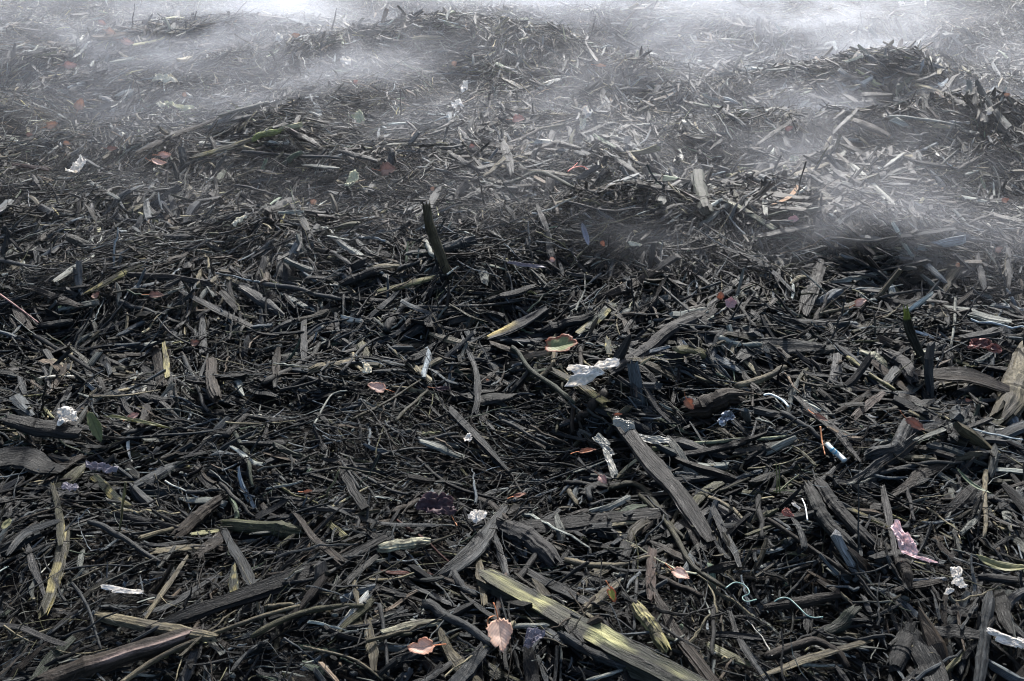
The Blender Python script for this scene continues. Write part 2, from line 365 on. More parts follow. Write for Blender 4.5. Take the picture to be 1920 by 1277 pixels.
# ------------------------------------------------------------------ single pieces of wood traced where they lie
# shape (t twig, b split board, k bark slab, l log), colour, width in photo pixels, path in photo pixels [, label, short name]
W = '''l br 36 75,1285 200,1243 345,1195;long dark branch with a pinkish stripe running out of the bottom left corner;pink striped branch
t ta 11 215,1292 330,1223 480,1166 560,1146;long thin yellowish branch crossing the bottom left beside the pink striped branch;long yellow branch
t ol 13 478,1193 563,1153 680,1136;olive green bent stick with blackened patches ending in a grey cut tip;olive bent stick
l ta 22 190,1155 290,1175 395,1192;smooth grey tan stick lying just above the pink striped branch;smooth tan stick
b dk 38 310,1168 480,1112 600,1068 685,1028
t gy 11 168,982 235,1018 300,1055;straight grey green stick slanting down right below the yellow tipped upright twig;straight grey green stick
b ol 15 100,912 112,960 115,1010
b ol 28 117,1005 103,1065 86,1130
k gy 18 18,1035 50,1000 103,980
b pu 16 55,1033 68,1068 83,1107;lilac grey flat chip standing on end in the far lower left;lilac grey chip
t ye 5 236,904 229,960 223,1008 u;thin upright twig with a yellow tip fading to orange;yellow tipped twig
b ta 14 280,1150 346,1052
b gy 16 310,1140 393,1085
b gy 22 423,998 450,1045 476,1098;broad grey green board slanting down from the green log end;grey green board
b gn 22 437,1070 438,1112
t gy 5 93,1193 150,1153 200,1125
t gy 7 137,1098 166,1145 193,1222
k gn 22 57,1278 95,1230 133,1196
b br 16 17,1265 70,1215
b pu 14 0,1172 50,1180 110,1202
t br 6 115,937 175,954
l br 24 333,1002 375,965 413,938
b dk 18 233,968 320,992
b ta 14 298,1032 370,1026
k br 30 373,1038 430,990
t gy 4 118,1072 190,1064 253,1065
k dk 52 -10,866 40,862 98,882;large dark curved bark slab at the left edge of the heap;large left bark slab
k br 26 85,900 150,858
t dk 9 413,908 480,975
t gn 9 440,815 462,860 470,915;thin pale green stick standing in the left middle;pale green stick
t gy 8 350,924 413,920
b gn 22 183,899 230,945
l yl 28 430,986 500,990 548,997;moss green cut log end below the left middle of the heap;green log end
b br 17 556,966 590,1012 633,1048;dark brown bent board leaning right beside the green log end;leaning brown board
t br 14 492,949 560,982
b gy 9 610,947 706,980 810,985
t rd 6 743,978 800,1022 842,1060;thin reddish twig slanting down to the right below the crumpled purple leaf;reddish twig
l cr 20 720,1029 793,1024;short cream topped stick lying level in the lower middle;cream topped stick
b rd 9 728,1073 797,1077;short red brown chip lying level under the cream topped stick;red brown chip
b gy 38 845,1066 898,1015 933,963;broad grey splintered board fanning out below the white crumpled scrap;fanned grey board
k br 13 893,935 920,945 946,972
b ta 16 897,1055 908,1128
t gy 20 800,1132 850,1162 912,1210;thick grey stick slanting down toward the big peach birch leaf;thick grey stick
b gy 34 850,1285 915,1208;pointed grey wedge of wood at the bottom below the big peach birch leaf;grey wedge
k cr 19 720,1184 775,1170 830,1162;peeling cream and tan root piece left of the big peach birch leaf;cream root piece
t ol 8 713,1202 735,1190 770,1187
k ta 25 687,1168 695,1212 700,1245
t gy 9 713,1138 722,1190 733,1268
t dk 4 713,1065 690,1140 668,1215
b dk 20 640,879 680,945
t gy 7 660,882 720,912 770,932
t gy 6 630,852 672,918
t gy 5 570,892 647,873 740,866
t br 13 737,962 780,930
t dk 8 780,862 846,915 936,942
t gy 8 493,1097 597,1074 693,1032
t br 7 500,1083 590,1056 683,1015
b bl 15 657,1085 707,1048
b gy 12 930,1008 950,1078
t pk 14 948,1085 942,1125 937,1162;brown upright stem with a knobbly head just above the big peach birch leaf;knobbly stem
t ta 5 570,1215 667,1238 720,1275
t gy 16 847,1075 880,1115
b gy 13 793,1108 840,1132
b gy 16 793,1279 843,1246
t ta 10 500,1138 557,1140
t ta 4 510,1097 630,1113
b pu 10 568,952 653,958
b mo 58 948,1102 1060,1158 1160,1203 1340,1296;large rotten plank mottled green and yellow running to the bottom edge;green yellow plank
b pu 36 1163,795 1212,862 1262,924 1310,985;largest grey splintered board slanting down right of the clear plastic scraps;largest grey board
t ol 13 1147,915 1207,912 1260,985 1293,1050 1360,1108;long olive brown root bending down beside the largest grey board;long olive root
t ol 9 1200,932 1250,972 1277,1008
t ta 12 1060,1053 1127,1061 1175,1055 1207,1043;smooth tan curved stick lying level in the lower middle;smooth curved stick
t dk 14 967,1088 1008,1038 1042,993
t gy 7 1050,985 1103,965
t dk 11 1060,905 1133,910
t ta 10 1065,918 1082,942
t gy 13 1107,920 1108,948
t gy 6 1105,950 1140,940 1190,938
b dk 35 1000,985 1110,980 1225,968
l pu 34 950,990 1000,1015 1032,1047;thick rounded purple grey log left of the smooth curved stick;rounded purple log
b pk 20 1221,1040 1221,1115;short pinkish brown chip standing on end right of the smooth curved stick;pinkish chip
b br 16 1235,1025 1290,1055
k br 34 1291,980 1308,1028
t br 14 1240,1082 1310,1120
b br 28 1230,1115 1265,1175 1330,1267
t dk 8 1198,1130 1267,1202
t gy 8 1193,1088 1188,1178
l gy 18 1057,1192 1110,1225 1170,1248
t li 7 1103,1279 1200,1246 1283,1196;pale thin twig lying across the lower end of the green yellow plank;pale crossing twig
l ye 26 1200,1145 1238,1200;stubby log end with a yellow rotten tip above the green yellow plank;yellow log end
t gy 5 1023,1145 1100,1155 1147,1158 1187,1187
b gy 14 1370,1155 1390,1205 1440,1279
b ta 25 1107,1135 1147,1100
b gy 25 1003,1082 1093,1128
l li 9 950,1175 1023,1172
t ta 9 1330,935 1370,955 1413,988
b gy 18 1340,962 1383,1052
t ol 7 1343,925 1407,893
t gy 6 1247,887 1310,867
t gy 4 1007,908 1157,852
b br 18 1333,1070 1370,1065
b dk 14 1347,1190 1440,1202
t dk 10 1340,1135 1340,1225
t dk 12 1423,930 1433,1012
b pu 16 1656,918 1668,985 1680,1048;upright grey tan splintered stick left of the pink paper scrap;splintered upright stick
l dk 24 1537,908 1575,960 1630,1022
l bl 28 1517,918 1545,970 1593,1020
b ol 11 1567,942 1620,968 1667,990
t br 9 1440,978 1533,1038 1593,1078
b br 30 1700,912 1765,866;square cut brown board with a mossy edge near the right side;mossy edged board
b gy 32 1615,897 1660,868 1705,838;broad smooth grey split board above the splintered upright stick;broad split board
t gy 9 1653,888 1740,865 1800,870
l gy 14 1860,935 1920,955
l gy 20 1856,1122 1845,1200 1838,1285;grey barked stick standing up from the bottom right edge;barked corner stick
k dk 58 1712,1188 1738,1230 1768,1285;wide dark leaf shaped bark slab at the bottom right;wide dark bark slab
l dk 30 1680,1248 1705,1180
t br 18 1440,1235 1533,1202 1593,1245
b ta 16 1440,1262 1530,1228 1620,1205
t li 7 1500,1242 1583,1250
k br 24 1440,1137 1500,1130 1567,1120
k dk 28 1750,1180 1837,1190
k dk 25 1773,1140 1825,1150
t pu 9 1700,915 1717,975
t ta 5 1740,952 1800,998
t gy 6 1470,1120 1513,1065
t gy 4 1570,1082 1640,1070 1687,1052
b gy 7 1640,1155 1680,1140
b br 14 1690,1105 1757,1090
l br 24 1690,1058 1702,1088
t ta 10 1850,885 1845,1010
b br 14 1540,1092 1587,1122
k gn 30 1557,1182 1600,1145;grey green mossy lump of bark in the lower right;mossy bark lump
k dk 18 1840,1082 1920,1092
b ta 20 803,400 815,450 840,512 u;tall weathered board standing upright above the middle of the heap;tall upright board
l gy 22 830,468 882,455
t li 10 798,452 810,478 828,492
t gy 10 747,504 803,483
b gy 16 1027,442 1033,490
k fo 34 922,630 965,612 1014,582;folded grey slab with a yellowish split edge right of centre;folded grey slab
k dk 24 925,562 1000,538
t gy 7 750,578 835,573 900,573 983,560
k dk 14 640,557 723,563
b ye 11 720,543 800,523
l dk 18 650,530 703,510
t gn 11 962,655 975,675 997,712 1040,740 1072,758;smooth olive green curved branch below the round mottled leaf;olive curved branch
b gy 15 870,637 890,690 894,740 890,772;grey split board standing nearly upright left of the olive curved branch;upright split board
l pu 26 1152,692 1200,660 1240,632 1300,602;thick purple grey log rising right from the white birch bark;thick purple log
k dk 40 1240,632 1290,605 1330,590
t ta 11 1005,712 1030,690 1037,658
b ol 22 1050,700 1085,720 1122,748
b ol 10 1118,745 1140,770 1160,793
t br 18 1137,738 1108,768 1080,795
t br 9 1077,738 1072,775 1069,812
t ol 6 1054,718 1044,808
k bl 38 892,752 952,752
b gy 22 855,780 890,815 930,855 948,877;long striped grey board in the middle below the upright split board;long striped board
t gy 8 793,826 857,812
t bl 6 833,808 900,773
t gy 7 940,790 1020,833
b pu 11 1205,717 1225,755 1255,788;narrow purple brown strip slanting down below the thick purple log;narrow purple strip
b gy 10 1187,693 1193,737
b gn 22 1103,612 1142,575
l dk 22 1025,622 1100,600
b br 30 1155,545 1200,517
b ta 12 820,630 880,645
l ta 20 593,692 625,684 670,678;short thick stick with a pale split top left of centre;pale split log
t gy 16 723,622 740,590 757,560
t ol 7 743,790 803,730
b li 13 803,832 850,848
t br 10 1087,650 1097,712
b gn 12 1140,637 1144,668
k ba 36 1392,668 1420,655 1470,652 1530,655;broad weathered grey bark slab lying level right of the thick purple log;broad weathered slab
b ms 17 1699,588 1710,630 1745,697 u;dark upright stick with a mossy green tip on the right;mossy tipped stick
k br 42 1730,703 1800,713 1880,738;wide brown bark board below the red crumpled wrapper;wide brown bark board
l pu 25 1668,668 1692,686 1710,714;smooth purple grey bent log end left of the mossy tipped stick;bent purple log
l ta 46 1925,672 1908,715 1888,757;thick cut branch stub at the right edge of the photo;right edge stub
b li 22 1797,580 1862,603;light tan flat chip near the right edge above the red wrapper;light tan chip
t li 6 1791,562 1788,610 1780,655
b gy 10 1363,468 1430,495 1482,542
b li 10 1567,528 1600,522 1650,512
b dk 30 1513,572 1537,496
t ta 6 1527,592 1593,579
t pu 7 1553,553 1537,588
b br 12 1573,768 1677,712
b pk 18 1607,780 1653,743;short tan pink split chip left of the orange leaf on the right;tan pink chip
t ye 9 1590,673 1630,708 1672,738
t ta 14 1383,723 1430,708 1463,690
l br 36 1302,768 1340,758 1374,752;hollow brown knotted log right of the bright orange red leaf;hollow knotted log
t br 14 1370,755 1413,782
t li 12 1350,638 1380,645 1415,647
t yg 9 1225,843 1300,832 1390,820 1482,822;long pale green stick lying level right of the largest grey board;long pale green stick
b dk 16 1230,856 1300,850 1390,833
t gy 12 1467,773 1540,820
b pu 20 1505,755 1570,810 1605,850
l gy 24 1635,850 1680,837 1703,792
b li 10 1723,823 1813,790
b dk 20 1720,772 1800,810
b gy 8 1773,757 1860,753
b gy 10 1730,660 1768,640
t gy 5 1743,673 1813,645
t br 6 1413,715 1410,770
b gy 14 1890,475 1893,530
b gy 12 1833,486 1843,536
b cr 20 1627,664 1656,680;small cream striped chunk left of the bent purple log;cream striped chunk
b br 22 1675,645 1703,655
b gy 15 347,550 400,577 463,608;grey striated board slanting down right in the left middle;grey slanting board
t gy 11 227,566 310,588
b dk 16 250,515 320,520 378,527;black ended dark stick lying level in the upper left middle;black ended stick
b ol 11 170,546 215,522 253,503
t dk 8 63,630 120,668 185,703
t gy 9 340,668 360,720 382,778
b gy 13 380,603 383,650
l br 22 397,680 412,746
b gy 16 571,606 570,675
b br 18 520,655 517,697
t bl 12 493,716 567,680 600,640
t gy 7 83,820 105,785 133,740
k dk 42 20,790 80,800 142,806;big dark slab of bark on the left beside the green mossy scrap;big dark slab
t gy 10 230,813 287,793
t gy 6 213,826 310,820 400,813
t dk 14 423,820 467,780
b br 22 80,548 130,565
t gy 7 0,573 83,540
b li 12 110,523 163,483
t gy 9 37,500 60,543
t gy 9 0,488 77,498
l bl 15 83,612 128,610
k gy 26 457,543 520,592
t gy 10 497,536 570,548 640,562
l dk 20 263,746 313,743
t ta 5 167,748 240,745 300,738
b gy 10 367,723 390,663
b ye 10 308,640 315,705
b br 22 290,655 300,710
t gy 4 293,596 330,640 393,656
b li 10 535,553 565,570
k dk 14 1005,279 1045,273 1088,284;arched strip of dark bark over a hollow in the upper middle;arched bark strip
b gy 20 943,268 957,318
b gy 10 847,290 890,317
b gy 12 885,322 923,312
b ta 10 913,327 942,304
t gn 9 950,347 1010,352 1077,357
b ta 9 1003,320 1067,327
k gy 14 640,284 705,300
b gy 17 798,398 825,350
l gy 14 870,377 899,363
t li 8 1147,257 1200,277
t gy 7 457,287 567,303 640,303
b li 8 573,310 627,315
b gy 8 150,293 207,325
k br 20 260,287 330,250 400,223
b ol 14 377,290 480,260
b dk 14 547,247 590,267
b rd 8 33,310 87,315
t ta 8 0,297 33,290
b li 7 167,340 220,373
t gy 5 443,347 520,363
l dk 22 503,397 543,377
b gy 12 550,383 580,426
t dk 5 506,97 518,119 u
t dk 3 1117,30 1109,70 u;thin dark twig standing alone on the misty crest at the top;lone crest twig
b dk 7 1097,77 1117,113
b dk 7 1203,93 1220,113
b gy 9 1567,245 1607,207
b dk 10 1427,267 1480,230
l li 14 1597,310 1640,350 1682,390;long pale log slanting down through the mist at the upper right;long misty log
l gn 28 1308,325 1320,400;mossy blunt log standing in the mist right of centre;mossy misty log
b cr 13 1370,380 1395,395 1440,420;pale splintered board lying below the mossy misty log;pale splintered board
b li 9 1435,370 1437,402
b li 8 1660,313 1693,290
b dk 8 1583,260 1617,303
t dk 3 1511,303 1502,340 1493,373 u
t li 7 1663,223 1723,223 1797,243
k br 24 1607,230 1660,253
b dk 6 1600,110 1609,96
b dk 12 1493,113 1513,123
t ol 3 1863,233 1878,262 1893,287 u
t gy 7 1513,327 1573,360
k og 10 1450,383 1477,372 1497,350;orange brown curled strip in the mist right of the mossy misty log;orange brown strip
l mg 13 480,259 500,251 526,245;short stick coated with bright yellow green moss in the upper left;mossy green stick
b gy 12 700,590 740,556
t gy 6 560,640 600,612 650,600
t gy 6 640,700 690,650 740,628
t gy 5 500,470 560,440 640,425
t gy 5 1240,540 1290,590 1330,620
t dk 8 1375,560 1398,600 1415,620
b gy 12 1160,300 1200,330
t gy 5 1060,380 1140,400 1200,390
b gy 14 1010,395 1028,440
t ol 5 1230,470 1290,455 1350,465
t gy 6 700,860 780,840 850,850
t li 4 590,800 622,752 650,735
t ol 6 660,790 720,760 790,715
b gy 18 1440,440 1500,430
t gy 7 1560,450 1620,465 1680,455
b gy 14 1700,440 1780,430
t gy 6 1650,560 1720,548 1790,555'''
# leaves, petals and rubbish: shape, colour, centre x,y, long px, wide px, angle of long axis in photo (deg), facing (0 flat .. 1 toward camera), label, short name
L = '''birch peach 938 1192 62 44 -82 .75;big peach birch leaf propped upright below the knobbly stem;big peach birch leaf
birch peach2 788 1214 50 30 -172 .6;smaller peach birch leaf at the bottom left of the big one;smaller peach leaf
birch pale 1276 1077 34 20 -35 .5;small pinkish leaf with a pointed stem beside the lower end of the long olive root;pointed pinkish leaf
round mott 1051 648 60 32 4 .45;round mottled leaf green in the middle with a dark red rim;round mottled leaf
birch pale 706 727 36 18 170 .6;pale pink folded leaf in the middle left;pale folded leaf
round purp 818 949 74 40 -8 .35;crumpled dark purple leaf in the lower middle;crumpled purple leaf
birch oran 1293 758 24 18 -60 .8;bright orange red leaf beside the hollow knotted log;bright orange leaf
birch red 1716 796 36 18 -40 .6;orange red leaf lying right of the tan pink chip;orange red leaf
birch rust 727 318 30 24 10 .6;rust brown leaf in the upper middle of the heap;rust brown leaf
birch rose 972 223 24 14 5 .5;salmon pink leaf below the dark crest;salmon crest leaf
round pink 1370 569 20 20 60 .7;dull pink leaf right of the thick purple log;dull pink leaf
birch oran 1351 554 15 13 80 .8;tiny orange leaf just left of the dull pink leaf;tiny orange leaf
birch pale 1613 567 24 13 25 .6;pale orange triangular leaf in the right middle;triangular leaf
birch rust 293 553 26 13 5 .5;coral leaf half covered by chips in the left middle;coral leaf
birch rust 180 554 16 10 50 .5;dull red leaf fragment left of the coral leaf;dull red fragment
birch rust 366 643 16 14 20 .6;dark red leaf scrap beneath the grey slanting board;dark red scrap
birch rose 250 780 20 12 30 .6;small pink leaf above the yellow green strip on the left;small pink leaf
birch pale 310 292 24 12 0 .6;pale pink leaf in the upper left beside another one;upper pale leaf
birch pale 298 306 26 9 0 .5;thin pale pink leaf edge just below the upper pale leaf;lower pale leaf
birch orfa 150 197 22 18 70 .7;orange leaf with a dark stick across it at the far left;left orange leaf
birch orfa 97 235 20 14 30 .6;orange leaf nearest the left edge in the upper left;far left leaf
birch rose 133 123 24 13 5 .6;rosy leaf in the mist near the upper left corner;misty rosy leaf
birch orfa 208 60 20 12 -20 .6;faint tan orange leaf high in the upper left mist;faint tan leaf
birch rose 192 43 16 9 -30 .6;faint pink leaf highest in the upper left mist;faint pink leaf
birch rose 240 80 24 12 -15 .5;dull pink brown leaf in the upper left mist;misty brown leaf
birch orfa 346 177 10 8 80 .8;tiny orange leaf above the yellow chip in the upper left;tiny misty leaf
birch orfa 588 379 12 11 40 .8;small red orange leaf in the left upper middle;small red orange leaf
birch orfa 556 67 16 9 0 .6;small orange leaf beside the white lump on the left crest;left crest leaf
birch orfa 852 119 11 10 40 .8;small orange pink leaf on the slope under the dark crest;slope leaf
birch orfa 1127 123 20 6 -5 .5;narrow orange leaf on the crest right of centre;narrow crest leaf
birch rose 667 154 9 9 30 .8;tiny pink leaf in the mist left of the dark crest;tiny pink leaf
birch rose 885 274 11 8 10 .8;tiny pinkish leaf above the arched bark strip;tiny pinkish leaf
birch orfa 811 354 9 8 60 .8;tiny orange leaf right of the rust brown leaf;little orange leaf
birch rose 1480 241 16 9 20 .7;pink leaf among dark sticks in the upper right;upper right pink leaf
birch oran 1885 376 13 9 10 .7;bright orange leaf inside the dark hollow at the right edge;hollow orange leaf
birch orfa 1888 178 12 7 0 .7;small orange leaf high near the right edge;upper edge leaf
round pink 1487 411 20 12 10 .6;dusty pink leaf beneath the pale splintered board;dusty pink leaf
birch oran 1159 777 17 6 5 .6;tiny vivid orange leaf just above the clear plastic scraps;vivid orange leaf
birch oran 1130 457 12 9 -60 .8;little orange leaf right of the blue grey feather;feather side leaf
birch oran 577 921 18 7 10 .6;tiny orange leaf shred below the middle left;orange leaf shred
birch red 974 928 26 8 22 .6;red orange leaf tip right of the white crumpled scrap;red leaf tip
birch rose 1130 899 20 15 -50 .7;rosy leaf lying beneath the clear plastic scraps;rosy leaf
birch ygrn 1148 1115 28 15 -70 .7;yellow green leaf with a red edge above the yellow log end;yellow green leaf
birch rust 1540 784 26 10 -35 .5;dull rose leaf strip left of the tan pink chip;dull rose strip
birch rust 1815 751 13 6 -10 .6;small rust leaf under the wide brown bark board;small rust leaf
birch orfa 1796 497 9 8 60 .8;tiny tan leaf in the right middle;tiny tan leaf
birch rust 1873 468 15 11 40 .7;small dark pink leaf near the right edge;dark pink leaf
birch oran 1102 845 34 8 5 .5;orange brown leaf strip left of the largest grey board;orange brown leaf strip
birch orfa 914 713 7 6 0 .8;tiny red leaf speck left of the olive curved branch;tiny red speck
birch pale 1036 487 11 10 0 .9;tiny rosy leaf scrap at the foot of an upright chip above centre;rosy scrap
birch purp 830 729 30 9 0 .5;flat mauve leaf right of the pale folded leaf;flat mauve leaf
birch rust 55 253 12 8 0 .6;small brown orange leaf by the left edge;left edge leaf
birch orfa 126 269 14 8 -10 .6;small orange brown leaf under the far left leaf;lower far left leaf
birch rust 212 279 22 9 -5 .4;flat rust stained leaf on a dark slab in the upper left;rust stained leaf
blade green 178 800 62 20 -65 .7;limp yellow green mossy leaf hanging over the big dark slab;limp green leaf
blade yglo 1880 1064 78 18 -28 .4;long yellow striped dry leaf near the bottom right edge;yellow striped leaf
blade gdrk 1822 908 66 9 -52 .4;narrow green blade below the square mossy edged board;narrow green blade
blade yglo 258 790 118 7 -2 .3;long yellow green strip lying level in the left middle;yellow green strip
blade yglo 12 983 20 12 60 .5;yellow leaf tip at the left edge of the photo;yellow leaf tip
blade feat 1098 440 44 10 -72 .7;blue grey feather standing up above the middle;blue grey feather
scrap white 1110 697 96 30 -4 .5;torn sheet of white birch bark at the foot of the thick purple log;white birch bark
scrap clear 1172 797 36 26 -25 .7;pale clear plastic scrap at the top end of the largest grey board;upper plastic scrap
scrap clear 1215 822 62 18 -22 .5;long pale plastic shred right of the largest grey board;long plastic shred
scrap clear 1132 833 40 20 -55 .7;pale grey plastic flap left of the largest grey board;plastic flap
scrap clear 1145 870 44 16 -75 .5;hanging grey plastic strip below the plastic flap;plastic strip
scrap white 877 822 13 11 40 .8;tiny white flower like scrap left of the long striped board;tiny white scrap
scrap white 895 968 22 18 60 .7;small bright white crumpled scrap above the fanned grey board;white crumpled scrap
scrap white 232 1107 80 9 -3 .5;narrow strip of white plastic film in the lower left;white film strip
scrap lilac 1000 1196 42 24 70 .6;pleated lilac plastic shred right of the big peach birch leaf;lilac pleated shred
scrap pinkp 1694 1012 42 24 -62 .8;bright pink and white paper scrap right of the splintered upright stick;pink paper scrap
scrap pinkp 1724 1046 46 8 -28 .6;narrow pale pink tail of paper just below the pink scrap;pink paper tail
scrap white 1793 1076 20 18 80 .9;bright white crumpled tissue in the lower right;white tissue
scrap white 1799 1094 17 12 30 .8;white knotted bit of tissue touching the white tissue from below;tissue knot
scrap white 1779 1109 18 9 50 .7;torn white tissue end left below the tissue knot;torn tissue end
scrap white 1885 1198 46 14 -28 .6;white plastic scrap near the bottom right corner;corner plastic scrap
scrap white 1912 1206 26 14 -20 .6;pale plastic shred cut off by the right edge near the corner;edge plastic shred
scrap redw 1845 648 44 26 -15 .6;crumpled dark red wrapper with orange flecks near the right edge;red wrapper
scrap redp 1477 962 20 14 -60 .8;crumpled pink and red wrapper bit in the lower right;pink red wrapper
scrap white 1492 948 14 6 -50 .8;pale pink fleck beside the pink red wrapper;pale pink fleck
scrap foil 1362 783 26 22 30 .8;crumpled silver foil under the hollow knotted log;silver foil
scrap lilac 187 878 46 14 15 .5;lilac grey film above the lilac grey chip on the left;lilac film
scrap lilac 130 913 22 18 20 .6;small mauve film piece below the large left bark slab;small mauve film
scrap white 125 781 26 22 30 .6;pale grey paper scrap left of the limp green leaf;pale paper scrap
scrap white 523 70 15 10 0 .9;white lump lying in the mist on the left crest;white crest lump
scrap white 648 116 14 12 0 .8;white plastic scrap left of the dark crest in mist;misty plastic scrap
scrap cream 310 150 44 11 -3 .5;flat cream scrap in the upper left mist;flat cream scrap
scrap cream 302 197 14 11 30 .7;small cream chip beside the yellow stick in the upper left;small cream chip
scrap yello 673 221 28 15 -58 .8;small yellow chip standing in the mist left of the crest;small yellow chip
scrap yello 661 337 34 19 66 .7;pale yellow square chip left of the rust brown leaf;pale yellow square
scrap yello 335 200 44 8 -8 .5;pale yellow stick shaped shred in the upper left;yellow shred
scrap white 146 313 18 20 80 .6;torn white scrap hanging in the far left upper part;torn left scrap
scrap white 1101 212 17 12 70 .8;white triangular scrap in the mist right of the salmon leaf;white triangular scrap
scrap cream 1092 233 14 15 80 .8;cream lump under the white triangular scrap;cream lump
scrap white 871 162 9 17 0 .8;narrow white flake standing below the dark crest;narrow white flake
scrap white 858 195 13 12 30 .7;white crumb below the narrow white flake;white crumb
scrap white 1690 6 9 6 0 .8;white speck at the very top right;white speck
scrap white 1855 209 14 9 20 .8;white scrap near the right edge in the mist;right misty scrap
scrap cream 1490 298 14 12 0 .9;pale round knob above the orange brown strip;pale round knob
scrap white 1612 103 12 9 -30 .8;white flake on the upper right crest;crest flake
scrap cream 1598 112 30 6 8 .6;cream strip lying on the upper right crest;cream crest strip
scrap white 870 478 1 1 0 .8;x;x
scrap cream 450 413 22 16 60 .6;pinkish cream chip in the left upper middle;pinkish cream chip
scrap cream 1190 458 22 8 -15 .5;cream splinter right of the little orange leaf;cream splinter
scrap lilac 985 497 58 8 -12 .4;flat bluish film sliver above the middle;bluish film sliver
scrap cream 1163 668 1 1 0 .8;x;x
scrap cream 688 690 20 14 10 .6;mustard coloured lump right of the pale split log;mustard lump'''
# strings, wires, stems: colour, width px, path, label, short name
S = '''teal 2.4 1360,1103 1378,1092 1397,1098 1405,1112 1392,1120 1400,1128 1418,1124;curled teal thread in the lower right middle;curled teal thread
teal 2.6 1448,1131 1462,1122 1478,1122 1495,1136 1512,1153 1526,1158 1543,1157;wavy pale teal string right of the curled thread;wavy teal string
wire 4.0 1432,741 1443,739 1458,745 1470,753 1478,762;bent white wire right of the hollow knotted log;bent white wire
straw 10 1551,833 1560,843 1572,853 1584,864;pale blue and white striped straw in the right middle;striped straw
ored 3.5 1538,800 1541,825 1547,853;thin orange brown stem left of the striped straw;orange brown stem
whi2 2.5 1504,935 1510,950 1514,975;thin white stalk right of the pink red wrapper;thin white stalk
redt 2.6 1064,322 1075,315 1090,312 1100,316 1109,324;thin curved red stem in the upper middle;curved red stem
redt 2.0 1066,320 1075,313 1083,305;short straight red stem crossing the curved red one;straight red stem
gras 3.0 1456,925 1457,900 1455,868 u;green grass blade standing left of the broad split board;standing grass blade
gras 3.0 1462,925 1461,895 1462,872 u;second green grass blade just right of the standing one;second grass blade
gras 3.0 1462,920 1478,905 1498,890;green grass blade leaning right from the standing pair;leaning grass blade
pkst 4.0 0,552 35,577 72,605;thin pinkish stem entering from the left edge;pinkish edge stem
gras 3.0 1450,921 1475,920 1502,925;flat grass blade at the foot of the standing pair;flat grass blade
ored 3.5 846,960 850,972 857,986;short orange leaf stalk under the crumpled purple leaf;orange stalk
ored 3.0 918,1182 914,1168 918,1158 930,1156 944,1166;thin curled stalk rising over the big peach birch leaf;curled stalk'''
TONES.update(yl=(.10, .10, .05), mo=(.058, .062, .042), fo=(.085, .083, .085), ba=(.085, .084, .08), ms=(.09, .085, .07), yg=(.26, .27, .17), og=(.30, .14, .05), mg=(.18, .19, .06))
CW = {'dk': 'dark', 'gy': 'grey', 'br': 'brown', 'ol': 'olive', 'ye': 'yellowish', 'li': 'pale', 'pk': 'pinkish', 'gn': 'greenish', 'ta': 'tan',
      'pu': 'purple grey', 'bk': 'black', 'cr': 'cream', 'rd': 'reddish', 'bl': 'blackish'}
T_TOP = .056
rs2 = np.random.default_rng(55)
marks = []; todo = []          # landmarks (x, y, short name); pieces whose label is made from them

